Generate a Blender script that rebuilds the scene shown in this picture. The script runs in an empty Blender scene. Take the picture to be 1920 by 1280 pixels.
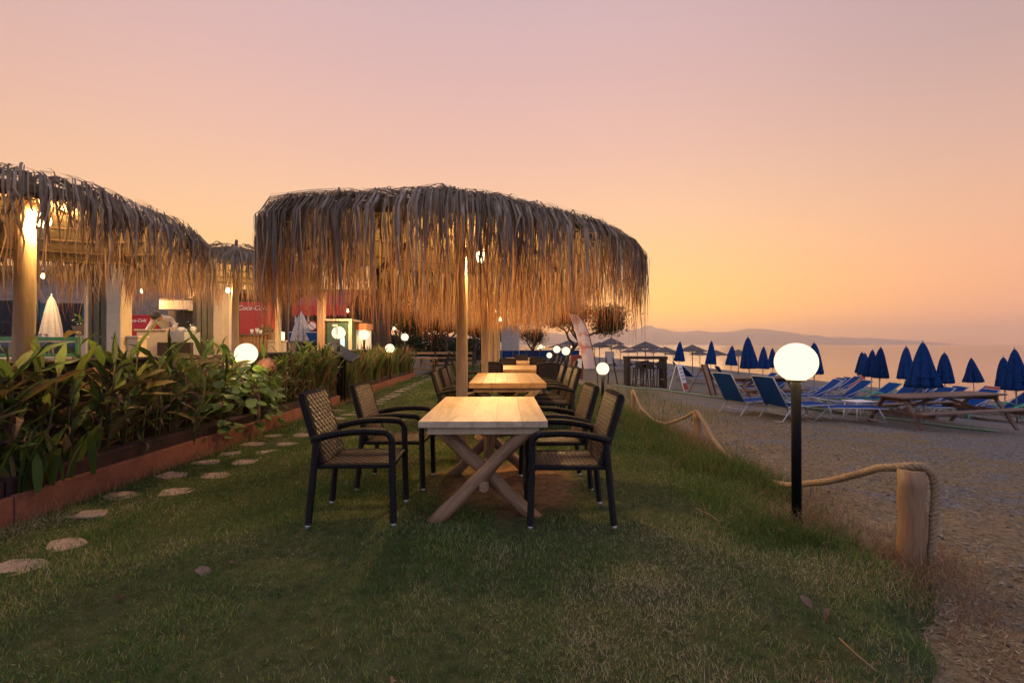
import bpy, bmesh, math, random
import numpy as np
from mathutils import Vector, Matrix, Euler

scene = bpy.context.scene
COL = scene.collection
PI = math.pi
R = math.radians

# ------------------------------------------------------------------ camera
CAM_H = 1.3
YAW = R(1.0)
cam_data = bpy.data.cameras.new('camera')
cam_data.lens = 16.0
cam_data.sensor_width = 36.0
cam_data.clip_start = 0.05
cam_data.clip_end = 40000
cam = bpy.data.objects.new('camera', cam_data)
cam.location = (0, 0, CAM_H)
cam.rotation_euler = (R(90.4), 0, -YAW)
COL.objects.link(cam)
scene.camera = cam

# ------------------------------------------------------------------ sky
SUN_AZ = R(17.0)          # to the right of +Y
SUN_EL = R(1.5)
world = bpy.data.worlds.new('World')
scene.world = world
world.use_nodes = True
wn, wl = world.node_tree.nodes, world.node_tree.links
wn.clear()
def lin(r, g, b):
    f = lambda c: (c / 255 / 12.92) if c / 255 <= 0.04045 else ((c / 255 + 0.055) / 1.055) ** 2.4
    return (f(r), f(g), f(b), 1.0)
w_out = wn.new('ShaderNodeOutputWorld')
w_bg = wn.new('ShaderNodeBackground')
w_tc = wn.new('ShaderNodeTexCoord')
w_sep = wn.new('ShaderNodeSeparateXYZ')
wl.new(w_tc.outputs['Generated'], w_sep.inputs[0])
w_as = wn.new('ShaderNodeMath'); w_as.operation = 'ARCSINE'
wl.new(w_sep.outputs['Z'], w_as.inputs[0])
w_el = wn.new('ShaderNodeMapRange')
w_el.inputs['From Min'].default_value = 0.0
w_el.inputs['From Max'].default_value = R(90)
wl.new(w_as.outputs[0], w_el.inputs['Value'])
def ramp(stops):
    n = wn.new('ShaderNodeValToRGB')
    els = n.color_ramp.elements
    while len(els) > 1:
        els.remove(els[-1])
    els[0].position = stops[0][0] / 90; els[0].color = lin(*stops[0][1])
    for deg, c in stops[1:]:
        e = els.new(deg / 90); e.color = lin(*c)
    wl.new(w_el.outputs[0], n.inputs[0])
    return n
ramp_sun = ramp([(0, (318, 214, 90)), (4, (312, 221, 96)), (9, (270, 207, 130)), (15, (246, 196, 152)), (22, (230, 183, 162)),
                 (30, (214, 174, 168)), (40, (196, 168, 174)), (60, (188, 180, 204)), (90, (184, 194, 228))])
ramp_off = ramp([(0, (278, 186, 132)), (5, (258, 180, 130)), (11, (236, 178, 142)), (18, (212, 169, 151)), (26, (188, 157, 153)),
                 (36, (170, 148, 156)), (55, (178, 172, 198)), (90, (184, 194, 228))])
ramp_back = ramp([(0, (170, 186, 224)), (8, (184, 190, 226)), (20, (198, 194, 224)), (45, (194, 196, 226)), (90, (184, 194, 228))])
# azimuth factor from the direction of the set sun
w_dot = wn.new('ShaderNodeVectorMath'); w_dot.operation = 'DOT_PRODUCT'
w_flat = wn.new('ShaderNodeCombineXYZ')
wl.new(w_sep.outputs['X'], w_flat.inputs['X']); wl.new(w_sep.outputs['Y'], w_flat.inputs['Y'])
w_nrm = wn.new('ShaderNodeVectorMath'); w_nrm.operation = 'NORMALIZE'
wl.new(w_flat.outputs[0], w_nrm.inputs[0])
wl.new(w_nrm.outputs[0], w_dot.inputs[0])
GLOW_AZ = R(-9.0)
w_dot.inputs[1].default_value = (math.sin(GLOW_AZ), math.cos(GLOW_AZ), 0)
w_m1 = wn.new('ShaderNodeMapRange'); w_m1.interpolation_type = 'SMOOTHSTEP'
w_m1.inputs['From Min'].default_value = math.cos(R(62)); w_m1.inputs['From Max'].default_value = math.cos(R(14))
wl.new(w_dot.outputs['Value'], w_m1.inputs['Value'])
w_mix1 = wn.new('ShaderNodeMix'); w_mix1.data_type = 'RGBA'
wl.new(w_m1.outputs[0], w_mix1.inputs['Factor'])
wl.new(ramp_off.outputs[0], w_mix1.inputs['A']); wl.new(ramp_sun.outputs[0], w_mix1.inputs['B'])
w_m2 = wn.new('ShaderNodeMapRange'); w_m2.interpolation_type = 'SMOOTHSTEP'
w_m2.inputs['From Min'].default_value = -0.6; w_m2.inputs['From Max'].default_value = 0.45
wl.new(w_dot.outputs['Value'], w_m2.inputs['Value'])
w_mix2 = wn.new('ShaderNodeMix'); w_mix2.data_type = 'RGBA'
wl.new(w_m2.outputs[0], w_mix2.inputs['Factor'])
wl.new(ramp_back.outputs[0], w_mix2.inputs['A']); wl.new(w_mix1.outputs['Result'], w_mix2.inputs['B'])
# a little of the physical twilight sky on top
w_sky = wn.new('ShaderNodeTexSky'); w_sky.sky_type = 'NISHITA'; w_sky.sun_disc = False
w_sky.sun_elevation = SUN_EL; w_sky.sun_rotation = SUN_AZ
w_add = wn.new('ShaderNodeMix'); w_add.data_type = 'RGBA'; w_add.blend_type = 'ADD'
w_add.inputs['Factor'].default_value = 0.006
wl.new(w_mix2.outputs['Result'], w_add.inputs['A']); wl.new(w_sky.outputs[0], w_add.inputs['B'])
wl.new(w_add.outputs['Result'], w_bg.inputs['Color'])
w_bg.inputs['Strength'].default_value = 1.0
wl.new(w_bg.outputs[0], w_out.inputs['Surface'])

# the sun has just gone: only a broad weak afterglow from its direction
sun_d = bpy.data.lights.new('sun', 'SUN')
sun_d.energy = 0.12; sun_d.angle = R(18); sun_d.color = (1.0, 0.62, 0.32)
sun = bpy.data.objects.new('sun', sun_d)
_d = Vector((math.sin(SUN_AZ) * math.cos(R(5)), math.cos(SUN_AZ) * math.cos(R(5)), math.sin(R(5))))
sun.rotation_euler = (-_d).to_track_quat('-Z', 'Y').to_euler()
COL.objects.link(sun)

vs = scene.view_settings
vs.view_transform = 'Standard'; vs.look = 'None'; vs.exposure = 0.2; vs.gamma = 1.0; vs.use_curve_mapping = False
scene.render.engine = 'CYCLES'
cy = scene.cycles
cy.use_denoising = True
cy.max_bounces = 5; cy.diffuse_bounces = 2; cy.glossy_bounces = 2; cy.transmission_bounces = 4
cy.volume_bounces = 3; cy.transparent_max_bounces = 6
cy.sample_clamp_indirect = 4.0
cy.caustics_reflective = False; cy.caustics_refractive = False
cy.use_light_tree = True
cy.use_adaptive_sampling = True; cy.adaptive_threshold = 0.015

# ------------------------------------------------------------------ helpers
def Xat(px, D):
    xc = (px - 960) / 853.0
    return D * (xc * math.cos(YAW) + math.sin(YAW)) / (math.cos(YAW) - xc * math.sin(YAW))
def Zat(px, py, D):
    return CAM_H + (646 - py) / 853.0 * (D * math.cos(YAW) + Xat(px, D) * math.sin(YAW))

def tag(o, label=None, cat=None, group=None, kind=None):
    if label: o['label'] = label
    if cat: o['category'] = cat
    if group: o['group'] = group
    if kind: o['kind'] = kind
    return o
def empty(name, loc=(0, 0, 0), rz=0.0, label=None, cat=None, group=None):
    o = bpy.data.objects.new(name, None)
    o.empty_display_size = 0.1
    o.location = loc; o.rotation_euler = (0, 0, rz)
    COL.objects.link(o)
    return tag(o, label, cat, group)
def copy_tree(o, parent=None):
    c = o.copy(); COL.objects.link(c)
    c.parent = parent
    for ch in list(o.children):
        copy_tree(ch, c)
    return c
def place(o, loc, rz=0.0, label=None, scale=None, group=None):
    o.location = loc
    o.rotation_euler = (o.rotation_euler[0], o.rotation_euler[1], rz)
    if scale is not None: o.scale = scale if hasattr(scale, '__len__') else (scale,) * 3
    if label: o['label'] = label
    if group: o['group'] = group
    return o
def link_mesh(name, me, mat, parent=None, loc=None):
    o = bpy.data.objects.new(name, me)
    if mat is not None and len(me.materials) == 0: me.materials.append(mat)
    COL.objects.link(o)
    if parent is not None: o.parent = parent
    if loc is not None: o.location = loc
    return o

class MB:
    def __init__(s): s.v = []; s.f = []; s.sm = []
    def add(s, v, f, smooth=False):
        n = len(s.v); s.v += [tuple(p) for p in v]
        s.f += [tuple(i + n for i in q) for q in f]; s.sm += [smooth] * len(f)
        return s
    def box(s, x0, x1, y0, y1, z0, z1, bev=0.0, M=None):
        if bev <= 0:
            v = [(x, y, z) for z in (z0, z1) for y in (y0, y1) for x in (x0, x1)]
            f = [(0, 2, 3, 1), (4, 5, 7, 6), (0, 1, 5, 4), (2, 6, 7, 3), (0, 4, 6, 2), (1, 3, 7, 5)]
        else:
            b = min(bev, (x1 - x0) * .45, (y1 - y0) * .45, (z1 - z0) * .45)
            bm = bmesh.new(); bmesh.ops.create_cube(bm, size=1)
            for q in bm.verts:
                q.co = Vector(((x0 + x1) / 2 + q.co.x * (x1 - x0), (y0 + y1) / 2 + q.co.y * (y1 - y0), (z0 + z1) / 2 + q.co.z * (z1 - z0)))
            bmesh.ops.bevel(bm, geom=bm.edges[:], offset=b, segments=1, affect='EDGES')
            bm.verts.index_update()
            v = [tuple(q.co) for q in bm.verts]; f = [tuple(q.index for q in fc.verts) for fc in bm.faces]
            bm.free()
        if M is not None: v = [tuple(M @ Vector(p)) for p in v]
        return s.add(v, f)
    def beam(s, a, b, w, h, up=(0, 0, 1), bev=0.0):
        a, b = Vector(a), Vector(b); d = b - a; L = d.length; d.normalize()
        side = d.cross(Vector(up)); side.normalize(); u = side.cross(d)
        M = Matrix((( d.x, side.x, u.x, a.x), (d.y, side.y, u.y, a.y), (d.z, side.z, u.z, a.z), (0, 0, 0, 1)))
        return s.box(0, L, -w / 2, w / 2, -h / 2, h / 2, bev, M)
    def tube(s, pts, rad, n=8, cap=True, smooth=True, flat=None, lump=0.0, rng=None):
        pts = [Vector(p) for p in pts]; m = len(pts)
        rad = rad if hasattr(rad, '__len__') else [rad] * m
        T = []
        for i in range(m):
            d = pts[min(i + 1, m - 1)] - pts[max(i - 1, 0)]
            T.append(d.normalized() if d.length > 1e-9 else Vector((0, 0, 1)))
        ref = Vector((0, 0, 1)) if abs(T[0].z) < .9 else Vector((1, 0, 0))
        nrm = (ref - T[0] * ref.dot(T[0])).normalized()
        v = []
        for i in range(m):
            nrm = nrm - T[i] * nrm.dot(T[i])
            if nrm.length < 1e-6: nrm = T[i].orthogonal()
            nrm.normalize(); bi = T[i].cross(nrm)
            for k in range(n):
                a = 2 * PI * k / n
                r = rad[i]
                if flat: ca, sa = math.cos(a) * flat[0], math.sin(a) * flat[1]
                else: ca, sa = math.cos(a), math.sin(a)
                if lump and rng: r = r * (1 + lump * rng.uniform(-1, 1))
                v.append(pts[i] + nrm * ca * r + bi * sa * r)
        f = []
        for i in range(m - 1):
            for k in range(n):
                f.append((i * n + k, i * n + (k + 1) % n, (i + 1) * n + (k + 1) % n, (i + 1) * n + k))
        s.add(v, f, smooth)
        if cap:
            b = len(s.v) - len(v)
            s.f.append(tuple(b + k for k in range(n))[::-1]); s.sm.append(False)
            s.f.append(tuple(b + (m - 1) * n + k for k in range(n))); s.sm.append(False)
        return s
    def lathe(s, prof, n=24, star=None, smooth=True, center=(0, 0)):
        v = []; m = len(prof)
        for j, (r, z) in enumerate(prof):
            for k in range(n):
                a = 2 * PI * k / n
                rr = r * (star(a, j / (m - 1)) if star else 1)
                v.append((center[0] + rr * math.cos(a), center[1] + rr * math.sin(a), z))
        f = [(j * n + k, j * n + (k + 1) % n, (j + 1) * n + (k + 1) % n, (j + 1) * n + k) for j in range(m - 1) for k in range(n)]
        f.append(tuple(range(n))[::-1]); f.append(tuple((m - 1) * n + k for k in range(n)))
        return s.add(v, f, smooth)
    def ribbon(s, pts, widths, side, smooth=True):
        v = []; m = len(pts)
        for p, w, d in zip(pts, widths, side):
            p = Vector(p); d = Vector(d) * (w / 2)
            v.append(p - d); v.append(p + d)
        f = [(2 * i, 2 * i + 1, 2 * i + 3, 2 * i + 2) for i in range(m - 1)]
        return s.add(v, f, smooth)
    def sphere(s, c, r, n=16, m=10, sc=(1, 1, 1)):
        prof = [(max(1e-4, math.sin(PI * j / m)), -math.cos(PI * j / m)) for j in range(m + 1)]
        t = MB().lathe(prof, n)
        return s.add([(c[0] + p[0] * r * sc[0], c[1] + p[1] * r * sc[1], c[2] + p[2] * r * sc[2]) for p in t.v], t.f, True)
    def mesh(s, name):
        me = bpy.data.meshes.new(name)
        me.from_pydata(s.v, [], s.f)
        me.polygons.foreach_set('use_smooth', s.sm)
        me.update()
        return me
    def build(s, name, mat, parent=None, loc=None):
        return link_mesh(name, s.mesh(name), mat, parent, loc)

def np_tris(name, V, T, mat, parent=None, attr=None, smooth=False, attr2=None):
    me = bpy.data.meshes.new(name)
    me.vertices.add(len(V)); me.vertices.foreach_set('co', V.astype(np.float32).ravel())
    nt = len(T)
    me.loops.add(nt * 3); me.loops.foreach_set('vertex_index', T.astype(np.int32).ravel())
    me.polygons.add(nt)
    me.polygons.foreach_set('loop_start', np.arange(0, nt * 3, 3, dtype=np.int32))
    me.polygons.foreach_set('loop_total', np.full(nt, 3, dtype=np.int32))
    if smooth: me.polygons.foreach_set('use_smooth', np.ones(nt, dtype=bool))
    if attr is not None:
        a = me.attributes.new('rnd', 'FLOAT', 'POINT'); a.data.foreach_set('value', attr.astype(np.float32))
    if attr2 is not None:
        a = me.attributes.new('tip', 'FLOAT', 'POINT'); a.data.foreach_set('value', attr2.astype(np.float32))
    me.update(calc_edges=True)
    return link_mesh(name, me, mat, parent)

# ------------------------------------------------------------------ materials
def nodes_of(name):
    m = bpy.data.materials.new(name); m.use_nodes = True
    n, l = m.node_tree.nodes, m.node_tree.links
    n.clear()
    out = n.new('ShaderNodeOutputMaterial')
    return m, n, l, out
def srgb(*c): return lin(*c)
def mat(name, c1, c2=None, scale=8.0, rough=0.7, bump=0.0, bscale=None, stretch=None, metallic=0.0, rnd=0.0, spec=0.4,
        coord='Object', transl=0.0, detail=5.0, coat=0.0, contrast=0.5, sheen=0.0):
    """principled with a noise between two base colours, optional bump, per-object tint and translucency"""
    m, n, l, out = nodes_of(name)
    c1 = (*c1[:3], 1.0); c2 = (*(c2 or c1)[:3], 1.0)
    tc = n.new('ShaderNodeTexCoord')
    src = tc.outputs[coord]
    if coord == 'World':
        pass
    mp = n.new('ShaderNodeMapping')
    if stretch: mp.inputs['Scale'].default_value = stretch
    l.new(src, mp.inputs[0])
    no = n.new('ShaderNodeTexNoise'); no.inputs['Scale'].default_value = scale; no.inputs['Detail'].default_value = detail
    no.inputs['Roughness'].default_value = 0.62
    l.new(mp.outputs[0], no.inputs['Vector'])
    cr = n.new('ShaderNodeValToRGB')
    cr.color_ramp.elements[0].position = 0.5 - contrast * 0.35; cr.color_ramp.elements[1].position = 0.5 + contrast * 0.35
    cr.color_ramp.elements[0].color = c1; cr.color_ramp.elements[1].color = c2
    l.new(no.outputs['Fac'], cr.inputs[0])
    colour = cr.outputs[0]
    if rnd:
        oi = n.new('ShaderNodeObjectInfo')
        mr = n.new('ShaderNodeMapRange'); mr.inputs['To Min'].default_value = 1 - rnd; mr.inputs['To Max'].default_value = 1 + rnd
        l.new(oi.outputs['Random'], mr.inputs['Value'])
        hs = n.new('ShaderNodeHueSaturation'); l.new(mr.outputs[0], hs.inputs['Value']); l.new(colour, hs.inputs['Color'])
        colour = hs.outputs[0]
    p = n.new('ShaderNodeBsdfPrincipled')
    l.new(colour, p.inputs['Base Color'])
    p.inputs['Roughness'].default_value = rough; p.inputs['Metallic'].default_value = metallic
    p.inputs['Specular IOR Level'].default_value = spec
    p.inputs['Coat Weight'].default_value = coat
    if bump:
        nb = n.new('ShaderNodeTexNoise'); nb.inputs['Scale'].default_value = bscale or scale * 4; nb.inputs['Detail'].default_value = 6
        l.new(mp.outputs[0], nb.inputs['Vector'])
        b = n.new('ShaderNodeBump'); b.inputs['Strength'].default_value = bump; b.inputs['Distance'].default_value = 0.02
        l.new(nb.outputs['Fac'], b.inputs['Height']); l.new(b.outputs[0], p.inputs['Normal'])
    sh = p.outputs[0]
    if transl:
        t = n.new('ShaderNodeBsdfTranslucent'); l.new(colour, t.inputs['Color'])
        mx = n.new('ShaderNodeMixShader'); mx.inputs[0].default_value = transl
        l.new(sh, mx.inputs[1]); l.new(t.outputs[0], mx.inputs[2]); sh = mx.outputs[0]
    l.new(sh, out.inputs['Surface'])
    return m
def emit(name, col, strength):
    m, n, l, out = nodes_of(name)
    e = n.new('ShaderNodeEmission'); e.inputs['Color'].default_value = (*col, 1); e.inputs['Strength'].default_value = strength
    l.new(e.outputs[0], out.inputs['Surface'])
    return m
def wood_mat(name, c1, c2, axis='X', scale=3.0, rough=0.55, knots=True, rnd=0.08, bump=0.25, coat=0.0, ring=7.0):
    """wood grain stretched along one axis, with dark knots"""
    m, n, l, out = nodes_of(name)
    tc = n.new('ShaderNodeTexCoord'); oi = n.new('ShaderNodeObjectInfo')
    off = n.new('ShaderNodeVectorMath'); off.operation = 'ADD'
    sc = n.new('ShaderNodeVectorMath'); sc.operation = 'SCALE'; sc.inputs['Scale'].default_value = 13.7
    cb = n.new('ShaderNodeCombineXYZ')
    for k in range(3): l.new(oi.outputs['Random'], cb.inputs[k])
    l.new(cb.outputs[0], sc.inputs[0]); l.new(tc.outputs['Object'], off.inputs[0]); l.new(sc.outputs[0], off.inputs[1])
    mp = n.new('ShaderNodeMapping')
    s = {'X': (.12, 1, 1), 'Y': (1, .12, 1), 'Z': (1, 1, .12)}[axis]
    mp.inputs['Scale'].default_value = s
    l.new(off.outputs[0], mp.inputs[0])
    n1 = n.new('ShaderNodeTexNoise'); n1.inputs['Scale'].default_value = scale * ring; n1.inputs['Detail'].default_value = 8; n1.inputs['Distortion'].default_value = 1.2
    l.new(mp.outputs[0], n1.inputs['Vector'])
    n2 = n.new('ShaderNodeTexNoise'); n2.inputs['Scale'].default_value = scale * 28; n2.inputs['Detail'].default_value = 4
    l.new(mp.outputs[0], n2.inputs['Vector'])
    mx = n.new('ShaderNodeMath'); mx.operation = 'MULTIPLY_ADD'; mx.inputs[1].default_value = 0.35
    l.new(n2.outputs['Fac'], mx.inputs[0]); l.new(n1.outputs['Fac'], mx.inputs[2])
    cr = n.new('ShaderNodeValToRGB'); e = cr.color_ramp.elements
    e[0].position = .42; e[1].position = .86; e[0].color = (*c1, 1); e[1].color = (*c2, 1)
    l.new(mx.outputs[0], cr.inputs[0]); colour = cr.outputs[0]
    if knots:
        mk = n.new('ShaderNodeMapping'); mk.inputs['Scale'].default_value = {'X': (.45, 1, 1), 'Y': (1, .45, 1), 'Z': (1, 1, .45)}[axis]
        l.new(off.outputs[0], mk.inputs[0])
        vo = n.new('ShaderNodeTexVoronoi'); vo.inputs['Scale'].default_value = 5.0
        l.new(mk.outputs[0], vo.inputs['Vector'])
        kr = n.new('ShaderNodeMapRange'); kr.inputs['From Min'].default_value = .03; kr.inputs['From Max'].default_value = .13
        kr.inputs['To Min'].default_value = .7; kr.inputs['To Max'].default_value = 0
        l.new(vo.outputs['Distance'], kr.inputs['Value'])
        km = n.new('ShaderNodeMix'); km.data_type = 'RGBA'
        l.new(kr.outputs[0], km.inputs['Factor']); l.new(colour, km.inputs['A'])
        km.inputs['B'].default_value = (c1[0] * .45, c1[1] * .36, c1[2] * .3, 1); colour = km.outputs['Result']
    mr = n.new('ShaderNodeMapRange'); mr.inputs['To Min'].default_value = 1 - rnd; mr.inputs['To Max'].default_value = 1 + rnd
    l.new(oi.outputs['Random'], mr.inputs['Value'])
    hs = n.new('ShaderNodeHueSaturation'); l.new(mr.outputs[0], hs.inputs['Value']); l.new(colour, hs.inputs['Color'])
    p = n.new('ShaderNodeBsdfPrincipled'); l.new(hs.outputs[0], p.inputs['Base Color'])
    p.inputs['Roughness'].default_value = rough; p.inputs['Coat Weight'].default_value = coat; p.inputs['Coat Roughness'].default_value = .3
    b = n.new('ShaderNodeBump'); b.inputs['Strength'].default_value = bump; b.inputs['Distance'].default_value = .006
    l.new(mx.outputs[0], b.inputs['Height']); l.new(b.outputs[0], p.inputs['Normal'])
    l.new(p.outputs[0], out.inputs['Surface'])
    return m
def strand_mat(name, stops, transl=0.3, rough=.8, wscale=0.0, patch=None, tip=None):
    """leaf / straw material: colour from a per-strand random value, optionally a world-space patch noise"""
    m, n, l, out = nodes_of(name)
    at = n.new('ShaderNodeAttribute'); at.attribute_name = 'rnd'
    cr = n.new('ShaderNodeValToRGB'); els = cr.color_ramp.elements
    while len(els) > 1: els.remove(els[-1])
    els[0].position = stops[0][0]; els[0].color = (*stops[0][1], 1)
    for q, c in stops[1:]:
        e = els.new(q); e.color = (*c, 1)
    fac = at.outputs['Fac']
    if patch:
        g = n.new('ShaderNodeNewGeometry'); no = n.new('ShaderNodeTexNoise'); no.inputs['Scale'].default_value = patch[0]; no.inputs['Detail'].default_value = 4
        l.new(g.outputs['Position'], no.inputs['Vector'])
        mm = n.new('ShaderNodeMapRange'); mm.inputs['From Min'].default_value = .3; mm.inputs['From Max'].default_value = .7
        mm.inputs['To Min'].default_value = -patch[1]; mm.inputs['To Max'].default_value = patch[1]
        l.new(no.outputs['Fac'], mm.inputs['Value'])
        ad = n.new('ShaderNodeMath'); ad.operation = 'ADD'; ad.use_clamp = True
        l.new(fac, ad.inputs[0]); l.new(mm.outputs[0], ad.inputs[1]); fac = ad.outputs[0]
    l.new(fac, cr.inputs[0])
    colour = cr.outputs[0]
    if tip:      # fresher brown towards the strip ends, weathered grey where it bends over the rim
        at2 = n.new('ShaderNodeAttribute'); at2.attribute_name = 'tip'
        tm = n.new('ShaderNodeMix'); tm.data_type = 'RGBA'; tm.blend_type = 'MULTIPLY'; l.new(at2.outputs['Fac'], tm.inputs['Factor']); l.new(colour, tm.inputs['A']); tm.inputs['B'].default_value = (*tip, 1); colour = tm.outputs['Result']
    p = n.new('ShaderNodeBsdfPrincipled'); l.new(colour, p.inputs['Base Color']); p.inputs['Roughness'].default_value = rough
    p.inputs['Specular IOR Level'].default_value = .25
    t = n.new('ShaderNodeBsdfTranslucent'); l.new(colour, t.inputs['Color'])
    mx = n.new('ShaderNodeMixShader'); mx.inputs[0].default_value = transl
    l.new(p.outputs[0], mx.inputs[1]); l.new(t.outputs[0], mx.inputs[2]); l.new(mx.outputs[0], out.inputs['Surface'])
    return m

M = {}
M['bulb'] = emit('bulb_glow', (1.0, .74, .34), 14)
M['bulb_small'] = emit('small_bulb_glow', (1.0, .70, .32), 10)
M['globe'] = emit('opal_globe_glow', (1.0, .86, .54), 1.4)
for _k in ('bulb', 'bulb_small', 'globe'): M[_k].cycles.emission_sampling = 'NONE'
def bulb_light(parent, loc, radius, watts, col=(1.0, .60, .24)):
    d = bpy.data.lights.new('bulb_light', 'POINT'); d.energy = watts; d.shadow_soft_size = radius; d.color = col; d.use_soft_falloff = False
    o = bpy.data.objects.new('bulb_light', d); COL.objects.link(o); o.parent = parent; o.location = loc
    return o
M['black_metal'] = mat('black_painted_metal', (.004, .004, .005), (.008, .008, .010), rough=.6, scale=30, spec=.06)
M['dark_metal'] = mat('dark_metal', (.02, .02, .024), (.035, .03, .03), rough=.4, scale=20)
M['post'] = wood_mat('debarked_post_wood', (.30, .20, .10), (.46, .33, .18), axis='Z', scale=2.5, rough=.6)
M['log'] = wood_mat('round_log_wood', (.15, .078, .038), (.31, .185, .095), axis='Z', scale=2.5, rough=.7, bump=.4)
M['top'] = wood_mat('pale_table_wood', (.36, .235, .14), (.58, .44, .29), axis='Y', scale=1.9, rough=.56, bump=.12, coat=.0, ring=4.0)
M['top2'] = wood_mat('honey_table_wood', (.26, .13, .05), (.46, .27, .11), axis='Y', scale=1.6, rough=.55, bump=.14, coat=.0, ring=5.0)
M['beam'] = wood_mat('rough_beam_wood', (.18, .10, .05), (.34, .21, .11), axis='Z', scale=2.2, rough=.7, bump=.3)
M['picnic'] = wood_mat('weathered_picnic_wood', (.085, .048, .032), (.17, .10, .065), axis='X', scale=2.0, rough=.7, bump=.3)
M['wicker_dark'] = mat('dark_wicker', (.006, .0055, .0065), (.014, .011, .011), rough=.6, scale=60, spec=.22)
M['wicker_brown'] = mat('brown_wicker', (.027, .017, .013), (.072, .047, .037), rough=.45, scale=90, spec=.5, detail=2)
M['chrome'] = mat('aluminium_glide', (.5, .5, .5), rough=.4, metallic=.8)
M['terracotta'] = mat('terracotta_paint', (.16, .058, .034), (.25, .098, .06), scale=5, rough=.8, bump=.3, bscale=40)
M['sleeper'] = mat('dark_sleeper_timber', (.012, .009, .009), (.055, .022, .017), scale=2.2, rough=.85, bump=.5, bscale=25, contrast=.35)
M['soil'] = mat('planter_soil', (.03, .02, .014), (.07, .046, .03), scale=18, rough=.95, bump=.8)
M['stone'] = mat('sandstone_slab', (.17, .125, .10), (.33, .25, .20), scale=9, rough=.85, bump=.4, rnd=.12)
M['rope'] = mat('hemp_rope', (.26, .17, .09), (.44, .32, .19), scale=60, rough=.9, bump=.8, bscale=160, stretch=(1, 1, 1))
M['reed'] = mat('reed_mat', (.22, .15, .07), (.46, .34, .17), scale=6, rough=.8, bump=.6, bscale=30, stretch=(14, 3, 3), detail=6)
M['rafter'] = mat('rafter_pole', (.10, .06, .035), (.22, .14, .08), scale=12, rough=.8, bump=.3)
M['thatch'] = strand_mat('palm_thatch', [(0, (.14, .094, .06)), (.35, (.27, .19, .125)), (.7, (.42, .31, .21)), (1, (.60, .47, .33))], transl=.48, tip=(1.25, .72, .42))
M['thatch_strip'] = mat('palm_strip', (.20, .145, .105), (.38, .29, .215), scale=7, rough=.8, rnd=.55, transl=.30, stretch=(6, 6, .6))
M['grass'] = strand_mat('lawn_grass', [(0, (.036, .092, .016)), (.36, (.088, .175, .03)), (.58, (.165, .24, .05)), (.80, (.31, .27, .11)), (1, (.47, .39, .23))], transl=.3, patch=(1.7, .12))
M['tall_grass'] = strand_mat('tall_green_grass', [(0, (.05, .085, .015)), (.55, (.09, .14, .03)), (.8, (.16, .15, .05)), (1, (.26, .19, .09))], transl=.35, patch=(1.2, .2))
M['dry_grass'] = strand_mat('dry_grass', [(0, (.17, .09, .045)), (.5, (.27, .16, .09)), (.85, (.36, .25, .15)), (1, (.12, .13, .04))], transl=.3)
M['straw'] = strand_mat('beach_straw', [(0, (.15, .10, .06)), (.6, (.26, .19, .11)), (1, (.38, .30, .20))], transl=.1)
M['white_plastic'] = mat('white_plastic', (.62, .60, .56), (.72, .70, .66), rough=.45, scale=12)
M['white_metal'] = mat('white_tube_metal', (.34, .34, .34), (.48, .47, .46), rough=.45, scale=20, metallic=.25)
M['blue_fabric'] = mat('blue_sling_fabric', (.007, .040, .165), (.012, .057, .23), scale=30, rough=.95, bump=.15, bscale=120, rnd=.15, spec=.08)
M['blue_canvas'] = mat('blue_parasol_canvas', (.005, .028, .115), (.009, .045, .17), scale=9, rough=.95, bump=.2, rnd=.22, transl=.08, spec=.08)
M['green_plastic'] = mat('green_plastic', (.06, .32, .18), (.10, .42, .25), rough=.4, scale=9)
M['red_plastic'] = mat('red_plastic', (.32, .022, .022), (.42, .04, .035), rough=.6, scale=9)
M['cream_canvas'] = mat('cream_canvas', (.27, .25, .24), (.36, .33, .31), scale=10, rough=.85, bump=.1)
M['grey_canvas'] = mat('grey_canvas', (.24, .24, .27), (.34, .33, .35), scale=10, rough=.85)
M['far_thatch'] = mat('grey_brushwood', (.07, .055, .05), (.16, .125, .11), scale=14, rough=.9, bump=.8, bscale=40)
M['pole_wood'] = mat('parasol_pole_wood', (.14, .09, .06), (.22, .15, .10), scale=10, rough=.7)
M['cream_wall'] = mat('cream_render', (.50, .39, .25), (.58, .47, .32), scale=6, rough=.85, bump=.1)
M['stone_wall'] = mat('grey_stone_wall', (.24, .19, .15), (.42, .34, .27), scale=4, rough=.9, bump=.5, bscale=12)
M['dark_wood'] = mat('dark_brown_wood', (.018, .012, .010), (.04, .026, .019), scale=9, rough=.7, bump=.2, stretch=(1, 1, .2))
M['olive_board'] = wood_mat('olive_board_wood', (.07, .06, .03), (.14, .12, .065), axis='Z', knots=False)
M['box_wood'] = wood_mat('planter_box_wood', (.20, .10, .05), (.32, .18, .09), axis='X')
M['bar_wood'] = wood_mat('bar_front_wood', (.24, .12, .055), (.40, .23, .11), axis='Z', knots=False)
M['red_paint'] = mat('red_enamel', (.34, .016, .018), (.42, .025, .025), rough=.45, scale=4)
M['white_paint'] = mat('white_paint', (.72, .70, .66), (.78, .76, .72), rough=.6, scale=10)
M['green_paint'] = mat('green_paint', (.028, .06, .038), (.04, .085, .05), rough=.7, scale=8)
M['green_frame'] = mat('green_frame_paint', (.07, .20, .05), (.10, .27, .07), rough=.5, scale=8)
M['teal_paint'] = mat('teal_shutter_paint', (.03, .09, .085), (.045, .12, .11), rough=.7, scale=8)
M['steel'] = mat('brushed_steel', (.36, .36, .36), (.46, .46, .46), rough=.4, metallic=.6)
M['dark_glass'] = mat('dark_window_glass', (.012, .012, .014), rough=.3, spec=.25)
M['skin'] = mat('skin_tone', (.42, .24, .16), (.48, .29, .20), rough=.6)
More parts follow.
